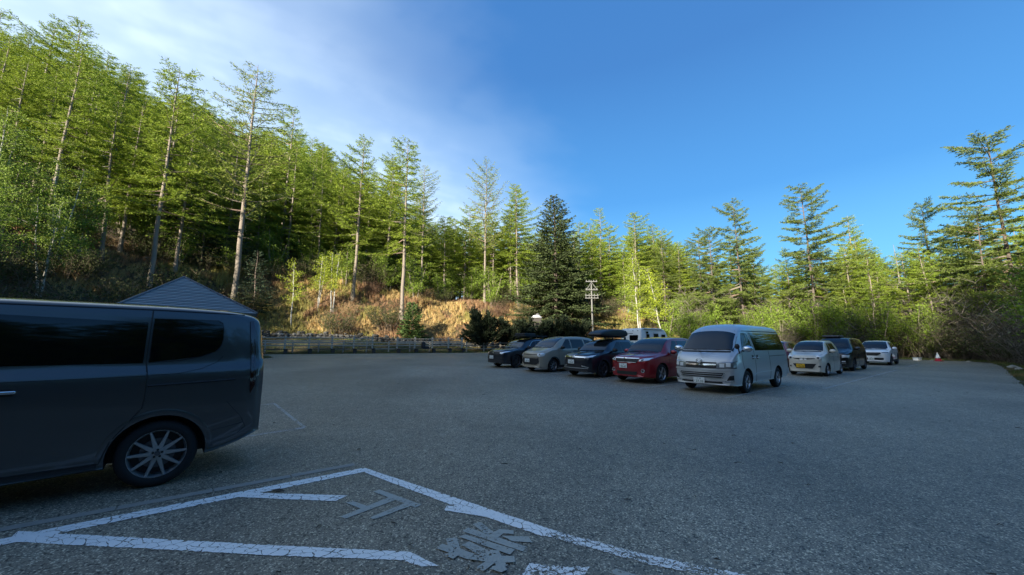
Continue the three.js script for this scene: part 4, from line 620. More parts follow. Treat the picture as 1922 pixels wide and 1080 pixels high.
// ---- the near van, seen from its rear left
{
  const s = { L: 4.71, W: 1.695, R: 0.325, rim: 0.232, spokes: 10, arch: 0.385, axles: [0.92, 3.785], tw: 0.205, bow: 0.22, bowR: 0.06, edge: 0.12, n: 120, rimMat: new THREE.MeshStandardMaterial({ color: new THREE.Color().setRGB(0.4, 0.4, 0.4), roughness: 0.32, metalness: 0.75 }),
    yt: [[0, 0.78], [0.06, 0.92], [0.3, 1.02], [0.75, 1.13], [1.0, 1.26], [1.7, 1.7], [2.0, 1.83], [2.6, 1.885], [3.6, 1.88], [4.2, 1.86], [4.5, 1.82], [4.62, 1.76], [4.67, 1.55], [4.71, 1.2]],
    yb: [[0, 0.24], [0.5, 0.2], [3.3, 0.24], [4.15, 0.26], [4.5, 0.34], [4.69, 0.42]], yk: [[0, 0.9], [0.9, 1.1], [1.4, 1.18], [2.5, 1.215], [3.6, 1.225], [4.69, 1.24]],
    w: [[0, 0.62], [0.12, 0.74], [0.5, 0.83], [1, 0.8475], [4.1, 0.8475], [4.5, 0.84], [4.65, 0.82], [4.71, 0.77]], wr: [[0, 0.5], [0.5, 0.66], [1, 0.68], [2, 0.69], [4.2, 0.69], [4.55, 0.67], [4.69, 0.66]],
    side: [[0.9, 0], [0.97, 0.06], [1, 0.3], [0.996, 0.62], [0.984, 0.885], [0.922, 1]] };
  const c = new Car('grey_minivan', 'dark grey minivan close at the left edge, seen from its rear side', 'van', s).build(paintMat(0.07, 0.072, 0.074, { metalness: 0.5, roughness: 0.34 }));
  const g = c.g, ax = 3.785, X = (v) => ax + v;
  c.flank('sliding_door_window', [[X(-1.5), 1.245], [X(-0.2), 1.245], [X(-0.2), 1.66], [X(-0.215), 1.7], [X(-1.5), 1.715]], M.privacy, 0.006);
  c.flank('front_door_window', [[1.5, 1.22], [2.18, 1.245], [2.18, 1.715], [1.9, 1.69]], M.privacy, 0.006);
  { // rear quarter window: rounded outer end and a lower edge that sweeps up
    const P = [[X(-0.155), 1.25], [X(0.1), 1.265], [X(0.3), 1.31], [X(0.4), 1.36], [X(0.44), 1.42], [X(0.455), 1.5], [X(0.45), 1.62], [X(0.435), 1.675], [X(0.39), 1.705], [X(-0.155), 1.705]]; c.flank('quarter_window', P, M.privacy, 0.006);
    c.seam('window_moulding', [...P, P[0]], 0.006, M.trim);
  }
  c.screen('windshield', 1.0, 1.72, M.glass, 0.96, 0.9);
  c.tailPanel('rear_window', [[-0.6, 1.25], [0.6, 1.25], [0.54, 1.66], [-0.54, 1.66]], M.privacy);
  // rails, seams and lines pressed into the flank
  c.seam('roof_moulding', [[1.9, 1.775], [2.6, 1.8], [3.6, 1.8], [4.45, 1.785]], 0.008, M.trim, [1, -1]);
  c.seam('door_seam', [[X(-0.175), 1.79], [X(-0.175), 1.25], [X(-0.15), 1.1], [X(-0.15), 0.9], [X(-0.16), 0.8], [X(-0.24), 0.68], [X(-0.36), 0.5], [X(-0.42), 0.3]], 0.007);
  c.seam('door_seam', [[2.2, 1.77], [2.22, 1.1], [2.24, 0.3]], 0.007);
  c.seam('slide_rail', [[X(-0.14), 1.015], [X(0.15), 1.025], [X(0.45), 1.035], [X(0.62), 1.04]], 0.011, M.black);
  c.seam('shoulder_crease', [[1.2, 1.1], [2.4, 1.105], [X(-0.17), 1.115]], 0.003, M.trim); c.seam('shoulder_crease', [[X(-0.13), 1.12], [X(0.1), 1.13], [X(0.28), 1.17], [X(0.42), 1.24], [X(0.47), 1.3]], 0.003, M.trim);
  c.seam('bumper_seam', [[X(0.55), 0.8], [X(0.72), 0.62], [X(0.78), 0.5], [X(0.7), 0.44]], 0.003, M.trim); c.seam('bumper_crease', [[X(0.43), 0.5], [X(0.62), 0.53], [X(0.74), 0.55]], 0.004, M.trim);
  { const b = new Bag(); for (let i = 0; i < 24; i++) { const q0 = -0.02 + i / 24 * Math.PI * 1.02, q1 = -0.02 + (i + 1) / 24 * Math.PI * 1.02, f = (q, r, o) => { const x = ax + Math.cos(q) * r, y = 0.325 + Math.sin(q) * r; return [x, y, c.zAt(x, y) + o]; }; b.quad(f(q0, 0.386, 0.001), f(q1, 0.386, 0.001), f(q1, 0.425, 0.008), f(q0, 0.425, 0.008)); b.quad(f(q0, 0.425, 0.008), f(q1, 0.425, 0.008), f(q1, 0.45, -0.002), f(q0, 0.45, -0.002)); } mesh('wheel_arch_lip', b.geo(true), c.body.material[0] ?? c.body.material, g); }
  c.flank('sill_trim', [[1.35, 0.25], [3.36, 0.26], [3.36, 0.31], [1.35, 0.31]], M.black, 0.012);
  c.flank('tail_lamp', [[X(0.735), 1.715], [X(0.775), 1.715], [X(0.82), 1.4], [X(0.845), 1.1], [X(0.845), 0.9], [X(0.80), 0.87], [X(0.79), 1.0], [X(0.78), 1.25], [X(0.75), 1.55]], M.tailSmoke, 0.014);
  c.flank('tail_lamp_chrome', [[X(0.797), 1.5], [X(0.802), 1.5], [X(0.832), 1.0], [X(0.827), 1.0]], M.alloyDark, 0.018);
  c.flank('door_handle_recess', [[X(-1.16), 0.985], [X(-1.0), 0.985], [X(-1.0), 1.045], [X(-1.16), 1.045]], M.black, 0.003); c.box('door_handle', X(-1.08), 1.02, c.zAt(X(-1.08), 1.02) + 0.02, 0.2, 0.03, 0.03, M.chrome, 0.012);
  c.nose('headlight', [[0.45, 0.72], [0.66, 0.74], [0.66, 0.86], [0.45, 0.84]], M.lamp, 0.006, true); c.nose('grille', [[-0.42, 0.45], [0.42, 0.45], [0.42, 0.74], [-0.42, 0.74]], M.black); c.mirrors(1.45, 1.2, M.black);
  // rear wheel's middle stands on the spot measured
  const th = 0.73, ux = Math.cos(th), uz = -Math.sin(th), nx = Math.sin(th), nz = Math.cos(th), lz = s.W / 2 - 0.03; c.place(-3.64 - ax * ux - lz * nx, -4.15 - ax * uz - lz * nz, th);
}
// ---- silver high-roof van
{
  const s = { L: 4.84, W: 1.88, R: 0.33, rim: 0.2, spokes: 6, arch: 0.4, axles: [1.05, 3.62], bow: 0.2, bowR: 0.05, edge: 0.3, n: 100,
    yt: [[0, 0.62], [0.03, 0.82], [0.08, 0.98], [0.2, 1.12], [0.34, 1.22], [0.5, 1.38], [0.95, 1.83], [1.15, 1.95], [1.5, 2.06], [2.0, 2.105], [3.8, 2.1], [4.4, 2.05], [4.65, 1.95], [4.76, 1.75], [4.84, 1.3]],
    yb: [[0, 0.26], [0.3, 0.22], [1.6, 0.26], [4.3, 0.3], [4.84, 0.4]], yk: [[0, 0.8], [0.2, 1.05], [0.5, 1.17], [1.2, 1.19], [4.84, 1.2]],
    w: [[0, 0.8], [0.1, 0.87], [0.4, 0.925], [0.9, 0.94], [4.4, 0.94], [4.7, 0.92], [4.84, 0.85]], wr: [[0, 0.7], [0.2, 0.8], [0.5, 0.8], [1, 0.78], [1.4, 0.77], [4.3, 0.77], [4.84, 0.7]] };
  const c = new Car('silver_van', 'silver high-roof passenger van, nearest of the parked row', 'van', s).build(paintMat(0.55, 0.56, 0.57, { metalness: 0.35 }));
  c.screen('windshield', 0.4, 0.97, M.glass, 0.99, 0.95);
  c.flank('front_door_window', [[0.86, 1.27], [1.62, 1.27], [1.58, 1.78], [1.2, 1.78]], M.privacy); c.flank('side_window', [[1.82, 1.24], [4.5, 1.24], [4.45, 1.79], [1.72, 1.79]], M.privacy);
  c.flank('roof_gutter', [[1.05, 1.83], [4.6, 1.84], [4.6, 1.865], [1.1, 1.855]], M.trim, 0.008);
  c.seam('wiper', [[0.42, 1.26], [0.43, 1.27]], 0.004); for (const z of [-0.3, 0.35]) { const b = new Bag(); const P = [[z - 0.35, 1.275], [z, 1.27], [z + 0.35, 1.285]].map(([zz, y]) => [c.bend(c.frontX(y, zz), zz) - 0.02, y, zz, 0.012]); b.tube(P, 5); mesh('wiper', b.geo(), M.black, c.g); }
  c.nose('cowl', [[-0.74, 1.19], [0.74, 1.19], [0.74, 1.235], [-0.74, 1.235]], M.black, 0.01);
  c.nose('headlight', [[0.46, 0.7], [0.9, 0.73], [0.9, 0.95], [0.46, 0.9]], M.lampDark, 0.014, true); c.nose('headlight_bulb', [[0.54, 0.755], [0.66, 0.755], [0.66, 0.86], [0.54, 0.86]], M.lamp, 0.02, true); c.nose('headlight_bulb', [[0.7, 0.775], [0.81, 0.775], [0.81, 0.885], [0.7, 0.885]], M.lamp, 0.02, true);
  c.nose('grille', [[-0.46, 0.72], [0.46, 0.72], [0.46, 0.9], [-0.46, 0.9]], M.black, 0.012); c.nose('grille_bar', [[-0.45, 0.79], [0.45, 0.79], [0.45, 0.845], [-0.45, 0.845]], M.chrome, 0.03);
  { const e = mesh('emblem', mergeGeometries([new THREE.TorusGeometry(0.06, 0.01, 6, 24), new THREE.TorusGeometry(0.03, 0.008, 6, 18)]), M.chrome, c.g); e.scale.set(1.35, 0.95, 1); e.rotation.set(0, -Math.PI / 2, 0); e.position.set(c.frontX(0.94, 0) - 0.02, 0.945, 0); }
  c.nose('bumper_lip', [[-0.86, 0.66], [0.86, 0.66], [0.86, 0.7], [-0.86, 0.7]], c.body.material[0], 0.03);
  c.nose('bumper_grille', [[-0.58, 0.46], [0.58, 0.46], [0.64, 0.6], [-0.64, 0.6]], M.black, 0.014); for (const y of [0.485, 0.545]) c.nose('bumper_bar', [[-0.6, y], [0.6, y], [0.6, y + 0.022], [-0.6, y + 0.022]], M.alloy, 0.028); c.nose('bumper_frame', [[0.58, 0.44], [0.62, 0.44], [0.68, 0.6], [0.64, 0.6]], M.chrome, 0.03, true);
  c.nose('fog_lamp', [[0.7, 0.38], [0.86, 0.4], [0.86, 0.54], [0.78, 0.52]], M.black, 0.012, true); c.nose('fog_lamp_chrome', [[0.66, 0.345], [0.86, 0.355], [0.86, 0.375], [0.66, 0.37]], M.chrome, 0.02, true); c.nose('lower_grille', [[-0.6, 0.3], [0.6, 0.3], [0.6, 0.35], [-0.6, 0.35]], M.black, 0.012); c.nose('lower_chrome', [[-0.7, 0.36], [0.7, 0.36], [0.7, 0.38], [-0.7, 0.38]], M.chrome, 0.014);
  c.plate(0.37, '37-33', 'white', -0.02, 0.05);
  c.mirrors(0.82, 1.3, M.chrome, 1.15);
  c.seam('door_seam', [[1.66, 1.8], [1.68, 1.2], [1.7, 0.3]], 0.006); c.seam('door_seam', [[2.9, 1.22], [2.92, 0.6], [2.9, 0.32]], 0.006); c.seam('door_seam', [[0.78, 1.3], [0.72, 0.9], [0.8, 0.72]], 0.005); c.seam('slide_rail', [[2.9, 1.05], [4.4, 1.06]], 0.01, M.black);
  for (const x of [1.52, 1.88]) { c.flank('handle_recess', [[x - 0.07, 0.98], [x + 0.07, 0.98], [x + 0.07, 1.1], [x - 0.07, 1.1]], M.black, 0.006); c.box('door_handle', x, 1.02, c.zAt(x, 1.02) + 0.025, 0.18, 0.035, 0.04, M.chrome, 0.012); }
  c.seam('sill_crease', [[1.5, 0.5], [1.75, 0.56], [3.1, 0.58]], 0.008, M.alloy); c.tailPanel('tail_lamp', [[0.74, 0.95], [0.86, 0.95], [0.84, 1.5], [0.74, 1.5]], M.lamp, 0.01, true); c.tailPanel('rear_window', [[-0.66, 1.2], [0.66, 1.2], [0.6, 1.75], [-0.6, 1.75]], M.privacy); c.box('rear_bumper', 4.84, 0.5, 0, 0.14, 0.2, 1.76, c.body.material[0], 0.05);
  { const b = new Bag(); b.tube([[0.55, 1.17, 0.93, 0.02], [0.42, 1.2, 0.98, 0.02], [0.36, 1.32, 0.98, 0.018]], 5); mesh('mirror_arm', b.geo(), M.black, c.g); const h = new THREE.SphereGeometry(1, 12, 8); h.scale(0.05, 0.08, 0.07); const m = mesh('fender_mirror', h, M.black, c.g); m.position.set(0.34, 1.37, 0.96); }
  c.placeWheel(6.99, -11.84);
}
// ---- the saloons and wagons of the row share one way of building
function wagon(name, label, cat, o) {
  const { L, W, H } = o, hw = W / 2, hood = o.hood, s = { L, W, R: o.R, rim: o.rim, spokes: o.spokes, arch: o.R + 0.05, axles: o.axles, bow: o.bow ?? 0.26, bowR: 0.14, edge: o.edge ?? 0.1, n: 84, rimMat: o.rimMat,
    yt: [[0, hood - 0.28], [0.03, hood - 0.16], [0.12, hood - 0.06], [0.4, hood + 0.01], [o.ws0 - 0.05, o.cowl], [(o.ws0 + o.ws1) / 2, (o.cowl + H) / 2 + 0.05], [o.ws1, H - 0.07], [o.ws1 + 0.5, H - 0.01], [o.ws1 + 1.1, H], [o.tail0, H - 0.06], [o.tail1, lerp(H, o.cowl, o.rake ?? 0.55)], [L - 0.05, o.cowl - 0.02], [L, o.cowl - 0.25]],
    yb: [[0, o.clear + 0.05], [0.3, o.clear], [L - 0.6, o.clear + 0.02], [L, o.clear + 0.18]], yk: [[0, hood - 0.18], [o.ws0, o.belt - 0.03], [L * 0.5, o.belt], [L, o.belt + 0.05]],
    w: [[0, hw * 0.74], [0.1, hw * 0.86], [0.45, hw * 0.97], [0.9, hw], [L - 0.8, hw], [L - 0.2, hw * 0.93], [L, hw * 0.8]], wr: [[0, hw * 0.66], [0.5, hw * 0.84], [o.ws0, hw * 0.86], [o.ws1, hw * 0.72], [o.tail0, hw * 0.7], [L, hw * 0.72]] };
  const c = new Car(name, label, cat, s).build(o.paint);
  c.screen('windshield', o.ws0 + 0.03, o.ws1 - 0.02, M.glass, 0.9, 0.9);
  c.tailPanel('rear_window', [[-hw * 0.66, o.cowl + 0.05], [hw * 0.66, o.cowl + 0.05], [hw * 0.58, H - 0.14], [-hw * 0.58, H - 0.14]], M.privacy);
  const top = H - (o.edge ?? 0.1) - 0.05, m1 = o.pillar, b = o.belt + 0.035;
  c.flank('front_side_window', [[o.ws0 + 0.38, b], [m1 - 0.03, b], [m1 - 0.03, top], [o.ws1 + 0.12, top]], M.privacy); c.flank('rear_side_window', [[m1 + 0.05, b], [o.win2 ?? m1 + 0.9, b + 0.02], [(o.win2 ?? m1 + 0.9) - 0.04, top], [m1 + 0.05, top]], M.privacy); if (o.win3) c.flank('quarter_window', [[o.win2 + 0.08, b + 0.03], [o.win3, b + 0.12], [o.win3 - 0.22, top - 0.02], [o.win2 + 0.06, top]], M.privacy);
  c.seam('door_seam', [[m1, top], [m1 + 0.01, o.belt], [m1 + 0.02, o.clear + 0.12]], 0.005); c.seam('door_seam', [[o.ws0 + 0.26, o.belt], [o.ws0 + 0.28, o.clear + 0.14]], 0.005); c.seam('door_seam', [[(o.win2 ?? m1 + 0.9) + 0.02, o.belt], [(o.win2 ?? m1 + 0.9) - 0.02, o.belt - 0.25]], 0.005);
  for (const x of [m1 - 0.16, (o.win2 ?? m1 + 0.9) - 0.08]) c.box('door_handle', x, o.belt - 0.12, c.zAt(x, o.belt - 0.12) + 0.015, 0.19, 0.032, 0.035, o.handle ?? c.body.material[0], 0.012);
  c.mirrors(o.ws0 + 0.42, o.belt + 0.1, o.mirror ?? c.body.material[0]);
  c.nose('cowl', [[-hw * 0.7, o.cowl - 0.015], [hw * 0.7, o.cowl - 0.015], [hw * 0.7, o.cowl + 0.02], [-hw * 0.7, o.cowl + 0.02]], M.black, 0.012);
  if (o.cladding) { c.flank('sill_cladding', [[s.axles[0] + s.arch, o.clear + 0.03], [s.axles[1] - s.arch, o.clear + 0.03], [s.axles[1] - s.arch, o.clear + 0.16], [s.axles[0] + s.arch, o.clear + 0.16]], M.trim, 0.01); for (const ax of s.axles) { for (const sd of [1, -1]) { const bg = new Bag(); for (let i = 0; i < 20; i++) { const q0 = i / 20 * Math.PI, q1 = (i + 1) / 20 * Math.PI, f = (q, r) => { const x = ax + Math.cos(q) * r, y = s.R + Math.sin(q) * r * 0.98; return [c.bend(x, hw), y, sd * (Math.max(c.zAt(x, y), hw * 0.9) + 0.012)]; }; bg.quad(f(q0, s.arch + 0.002), f(q1, s.arch + 0.002), f(q1, s.arch + 0.07), f(q0, s.arch + 0.07)); } mesh('arch_cladding', bg.geo(), M.trim, c.g); } } }
  c.tailPanel('tail_lamp', [[hw * 0.56, o.belt - 0.12], [hw * 0.76, o.belt - 0.1], [hw * 0.76, o.belt + 0.02], [hw * 0.56, o.belt + 0.0]], M.tail, 0.01, true);
  return c;
}
// red crossover
{
  const c = wagon('red_crossover', 'dark red crossover parked right next to the silver van', 'car', { L: 4.57, W: 1.855, H: 1.685, hood: 1.0, cowl: 1.1, ws0: 1.15, ws1: 1.95, tail0: 3.7, tail1: 4.3, belt: 1.02, clear: 0.2, R: 0.35, rim: 0.235, spokes: 5, axles: [0.93, 3.59], pillar: 2.3, win2: 3.2, win3: 3.95, paint: paintMat(0.3, 0.01, 0.018, { metalness: 0.35, roughness: 0.35 }) });
  c.nose('grille', [[-0.44, 0.75], [0.44, 0.75], [0.48, 0.87], [-0.48, 0.87]], M.black, 0.014); c.nose('grille_chrome', [[-0.5, 0.87], [0.5, 0.87], [0.5, 0.905], [-0.5, 0.905]], M.chrome, 0.03); c.nose('grille_lower_chrome', [[-0.4, 0.735], [0.4, 0.735], [0.4, 0.75], [-0.4, 0.75]], M.alloy, 0.02);
  c.nose('headlight', [[0.5, 0.78], [0.78, 0.82], [0.82, 0.92], [0.7, 0.915], [0.5, 0.85]], M.lamp, 0.014, true); c.nose('headlight_bulb', [[0.57, 0.8], [0.64, 0.81], [0.64, 0.86], [0.57, 0.855]], M.lens, 0.022, true);
  c.nose('bumper_line', [[-0.72, 0.47], [0.72, 0.47], [0.72, 0.495], [-0.72, 0.495]], c.body.material[0], 0.025); for (const s of [1, -1]) { const f = mesh('fog_lamp', new THREE.CylinderGeometry(0.07, 0.07, 0.05, 20), M.chrome, c.g); f.rotation.z = Math.PI / 2; f.position.set(c.bend(c.frontX(0.46, 0.6), 0.62) + 0.022, 0.46, s * 0.62); const l = mesh('fog_lens', new THREE.CylinderGeometry(0.05, 0.05, 0.056, 18), M.lens, f); }
  c.nose('lower_intake', [[-0.4, 0.3], [0.4, 0.3], [0.44, 0.42], [-0.44, 0.42]], M.black, 0.01); c.plate(0.62, '95-67', 'white', -0.1, 0.03);
  c.placeWheel(5.4, -14.33);
}
// black crossover with roof box
{
  const c = wagon('black_crossover', 'blue-black crossover with a large black roof box', 'car', { L: 4.3, W: 1.77, H: 1.605, hood: 0.98, cowl: 1.06, ws0: 1.1, ws1: 1.95, tail0: 3.2, tail1: 3.95, rake: 0.5, belt: 1.02, clear: 0.2, R: 0.34, rim: 0.225, spokes: 7, axles: [0.88, 3.49], pillar: 2.25, win2: 3.05, win3: 3.6, cladding: true, mirror: M.black, rimMat: M.alloyDark, paint: paintMat(0.008, 0.012, 0.022, { metalness: 0.3 }) });
  c.nose('grille', [[-0.5, 0.66], [0.5, 0.66], [0.56, 0.82], [-0.56, 0.82]], M.black, 0.012); c.nose('grille_chrome', [[-0.52, 0.795], [0.52, 0.795], [0.6, 0.845], [-0.6, 0.845]], M.chrome, 0.03); c.nose('emblem', [[-0.06, 0.78], [0.06, 0.78], [0.06, 0.88], [-0.06, 0.88]], M.alloy, 0.045);
  c.nose('headlight', [[0.5, 0.775], [0.76, 0.83], [0.78, 0.92], [0.5, 0.845]], M.lamp, 0.016, true); c.nose('intake', [[-0.5, 0.38], [0.5, 0.38], [0.42, 0.56], [-0.42, 0.56]], M.trim, 0.01); c.nose('chrome_strip', [[-0.66, 0.36], [0.66, 0.36], [0.66, 0.385], [-0.66, 0.385]], M.chrome, 0.025); c.nose('fog_chrome', [[0.4, 0.44], [0.68, 0.4], [0.68, 0.425], [0.4, 0.49]], M.chrome, 0.022, true); c.nose('lower_bumper', [[-0.66, 0.26], [0.66, 0.26], [0.66, 0.35], [-0.66, 0.35]], M.trim, 0.016); c.plate(0.63, '10-82', 'white', -0.12, 0.03);
  const sh = new THREE.Shape(); sh.moveTo(0, 0.1); sh.quadraticCurveTo(0.05, 0, 0.3, 0); sh.lineTo(1.9, 0); sh.quadraticCurveTo(2.14, 0.02, 2.15, 0.16); sh.quadraticCurveTo(2.12, 0.36, 1.75, 0.38); sh.quadraticCurveTo(0.9, 0.42, 0.3, 0.28); sh.quadraticCurveTo(0.02, 0.2, 0, 0.1);
  const bx = new THREE.ExtrudeGeometry(sh, { depth: 0.6, bevelEnabled: true, bevelThickness: 0.12, bevelSize: 0.07, bevelSegments: 6, curveSegments: 14, bevelOffset: -0.07 }); bx.scale(0.94, 0.9, 0.94); bx.translate(1.4, 1.68, -0.33); mesh('roof_box', toCreasedNormals(bx, 0.9), new THREE.MeshPhysicalMaterial({ color: new THREE.Color().setRGB(0.012, 0.012, 0.013), roughness: 0.45 }), c.g);
  for (const x of [1.95, 2.85]) { c.box('roof_bar', x, 1.66, 0, 0.07, 0.035, 1.2, M.black, 0.012); for (const z of [-0.55, 0.55]) c.box('roof_bar_foot', x, 1.61, z, 0.09, 0.1, 0.06, M.black, 0.02); }
  c.placeWheel(3.73, -16.31);
}
// beige small people carrier
{
  const c = wagon('beige_minivan', 'beige compact minivan with dark wheel arches between two dark cars', 'car', { L: 4.26, W: 1.695, H: 1.695, hood: 1.0, cowl: 1.14, ws0: 0.92, ws1: 1.75, tail0: 3.75, tail1: 4.1, rake: 0.35, belt: 1.06, clear: 0.17, R: 0.31, rim: 0.2, spokes: 8, axles: [0.84, 3.59], pillar: 2.1, win2: 3.1, win3: 3.85, bow: 0.22, cladding: true, mirror: M.black, paint: paintMat(0.36, 0.31, 0.235, { metalness: 0.1, roughness: 0.5 }) });
  c.nose('grille', [[-0.42, 0.34], [0.42, 0.34], [0.6, 0.46], [0.56, 0.68], [-0.56, 0.68], [-0.6, 0.46]], M.black, 0.012); c.nose('upper_grille', [[-0.5, 0.79], [0.5, 0.79], [0.5, 0.82], [-0.5, 0.82]], M.black, 0.014); c.nose('grille_bar', [[-0.54, 0.64], [0.54, 0.64], [0.54, 0.665], [-0.54, 0.665]], c.body.material[0], 0.02);
  c.nose('headlight', [[0.5, 0.76], [0.6, 0.7], [0.74, 0.74], [0.76, 0.86], [0.66, 0.9], [0.5, 0.86]], M.lamp, 0.016, true); c.nose('headlight_bulb', [[0.56, 0.78], [0.63, 0.78], [0.63, 0.85], [0.56, 0.85]], M.lens, 0.024, true); c.plate(0.53, '28-75', 'white', -0.1, 0.03);
  c.placeWheel(1.91, -18.6);
}
// dark estate with roof rack
{
  const c = wagon('dark_estate_car', 'dark navy estate car with a low roof rack, leftmost of the row', 'car', { L: 4.75, W: 1.82, H: 1.57, hood: 0.96, cowl: 1.04, ws0: 1.25, ws1: 2.05, tail0: 3.8, tail1: 4.45, belt: 0.98, clear: 0.2, R: 0.34, rim: 0.22, spokes: 5, axles: [0.93, 3.6], pillar: 2.4, win2: 3.3, win3: 4.0, cladding: true, mirror: M.black, rimMat: M.alloyDark, paint: paintMat(0.01, 0.014, 0.022, { metalness: 0.35 }) });
  c.nose('grille', [[-0.4, 0.62], [0.4, 0.62], [0.48, 0.72], [0.44, 0.83], [-0.44, 0.83], [-0.48, 0.72]], M.black, 0.012); c.nose('grille_bar', [[-0.4, 0.73], [0.4, 0.73], [0.4, 0.75], [-0.4, 0.75]], M.alloyDark, 0.02); c.nose('emblem', [[-0.07, 0.72], [0.07, 0.72], [0.07, 0.785], [-0.07, 0.785]], M.chrome, 0.03);
  c.nose('headlight', [[0.48, 0.74], [0.6, 0.72], [0.82, 0.85], [0.82, 0.89], [0.48, 0.8]], M.lamp, 0.016, true); c.nose('lower_bumper', [[-0.7, 0.26], [0.7, 0.26], [0.7, 0.42], [-0.7, 0.42]], M.trim, 0.016); c.nose('fog_housing', [[0.5, 0.46], [0.72, 0.46], [0.72, 0.56], [0.56, 0.56]], M.black, 0.012, true); c.plate(0.55, '63-19', 'white', -0.12, 0.03);
  c.seam('window_chrome', [[1.75, 1.02], [1.95, 1.2], [2.2, 1.4], [2.5, 1.44], [3.6, 1.42]], 0.012, M.chrome);
  for (const x of [2.2, 3.1]) { c.box('roof_bar', x, 1.63, 0, 0.07, 0.04, 1.2, M.black, 0.012); for (const z of [-0.55, 0.55]) c.box('roof_bar_foot', x, 1.58, z, 0.1, 0.1, 0.06, M.black, 0.02); }
  c.box('roof_basket', 2.65, 1.69, 0, 1.7, 0.05, 1.05, M.black, 0.02); c.box('roof_case', 2.3, 1.77, -0.05, 0.85, 0.11, 0.85, M.trim, 0.03); c.box('case_lid', 2.3, 1.835, -0.05, 0.8, 0.02, 0.8, M.alloyDark, 0.008);
  c.placeWheel(0.2, -20.9);
}
// cream kei hatchback
{
  const c = wagon('cream_hatchback', 'small cream hatchback with a yellow number plate', 'car', { L: 3.395, W: 1.475, H: 1.62, hood: 1.0, cowl: 1.1, ws0: 0.75, ws1: 1.38, tail0: 2.95, tail1: 3.25, rake: 0.4, belt: 1.02, clear: 0.16, R: 0.28, rim: 0.19, spokes: 6, axles: [0.7, 3.06], pillar: 1.65, win2: 2.5, bow: 0.2, paint: paintMat(0.66, 0.61, 0.52, { metalness: 0.05, roughness: 0.45 }) });
  for (const s of [1, -1]) { const h = new THREE.SphereGeometry(1, 20, 14); h.scale(0.07, 0.115, 0.12); const m = mesh('headlight', h, M.lamp, c.g); m.position.set(c.bend(c.frontX(0.82, 0.5), 0.52) + 0.02, 0.82, s * 0.52); const b = mesh('headlight_bulb', new THREE.SphereGeometry(0.055, 12, 8), M.lens, m); b.position.set(-0.045, 0, 0); }
  c.nose('grille', [[-0.4, 0.77], [0, 0.72], [0.4, 0.77], [0.42, 0.8], [0, 0.765], [-0.42, 0.8]], M.black, 0.014); c.nose('grille_chrome', [[-0.12, 0.735], [0.12, 0.735], [0.14, 0.755], [-0.14, 0.755]], M.chrome, 0.03);
  c.nose('lower_grille', [[-0.3, 0.34], [0.3, 0.34], [0.44, 0.55], [-0.44, 0.55]], M.black, 0.012); c.nose('fog_lamp', [[0.5, 0.4], [0.58, 0.4], [0.58, 0.47], [0.5, 0.47]], M.lens, 0.014, true); c.plate(0.46, '18-70', 'yellow', -0.13, 0.03);
  c.placeWheel(14.2, -17.75);
}
// black people carrier behind it
{
  const c = wagon('black_minivan', 'tall black minivan standing behind the cream hatchback', 'van', { L: 4.7, W: 1.76, H: 1.82, hood: 1.06, cowl: 1.2, ws0: 0.9, ws1: 1.6, tail0: 4.3, tail1: 4.6, rake: 0.3, belt: 1.1, clear: 0.2, R: 0.34, rim: 0.22, spokes: 5, axles: [0.95, 3.7], pillar: 2.0, win2: 3.2, win3: 4.3, bow: 0.2, edge: 0.1, rimMat: M.alloyDark, paint: paintMat(0.008, 0.008, 0.009, { metalness: 0.2 }) });
  c.nose('grille', [[-0.5, 0.6], [0.5, 0.6], [0.5, 0.82], [-0.5, 0.82]], M.trim, 0.012); c.nose('headlight', [[0.52, 0.7], [0.78, 0.72], [0.8, 0.86], [0.52, 0.84]], M.lamp, 0.016, true); c.nose('bumper_chrome', [[-0.66, 0.4], [0.66, 0.4], [0.66, 0.43], [-0.66, 0.43]], M.chrome, 0.02); c.nose('fog_lamp', [[0.5, 0.48], [0.64, 0.48], [0.64, 0.54], [0.5, 0.54]], M.lamp, 0.016, true); c.plate(0.52, '41-06', 'white', 0, 0.03);
  c.box('roof_case', 2.2, 1.87, -0.2, 1.0, 0.1, 0.8, M.alloyDark, 0.03); for (const x of [1.95, 2.6]) c.box('roof_bar', x, 1.82, 0, 0.06, 0.04, 1.2, M.black, 0.012);
  c.placeWheel(18.42, -21.18);
}
// white crossover at the end
{
  const c = wagon('white_crossover', 'white crossover with black grille, farthest right of the parked cars', 'car', { L: 4.55, W: 1.84, H: 1.69, hood: 1.02, cowl: 1.1, ws0: 1.3, ws1: 2.05, tail0: 3.6, tail1: 4.2, belt: 1.05, clear: 0.21, R: 0.36, rim: 0.24, spokes: 5, axles: [0.92, 3.62], pillar: 2.4, win2: 3.2, win3: 3.8, cladding: true, rimMat: M.alloyDark, paint: paintMat(0.9, 0.9, 0.9, { metalness: 0, roughness: 0.4 }) });
  c.nose('grille', [[-0.3, 0.64], [0.3, 0.64], [0.5, 0.76], [0.5, 0.86], [-0.5, 0.86], [-0.5, 0.76]], M.black, 0.012); c.nose('grille_chrome', [[-0.5, 0.655], [0.5, 0.655], [0.5, 0.67], [-0.5, 0.67]], M.alloy, 0.004); c.nose('headlight', [[0.53, 0.82], [0.82, 0.84], [0.84, 0.9], [0.53, 0.86]], M.lens, 0.016, true); c.nose('lower_grille', [[-0.6, 0.36], [0.6, 0.36], [0.62, 0.5], [-0.62, 0.5]], M.black, 0.012); c.nose('bumper_bar', [[-0.3, 0.5], [0.3, 0.5], [0.3, 0.58], [-0.3, 0.58]], c.body.material[0], 0.02); c.plate(0.45, '20-31', 'white', 0, 0.04);
  c.placeWheel(26.05, -26.95);
}
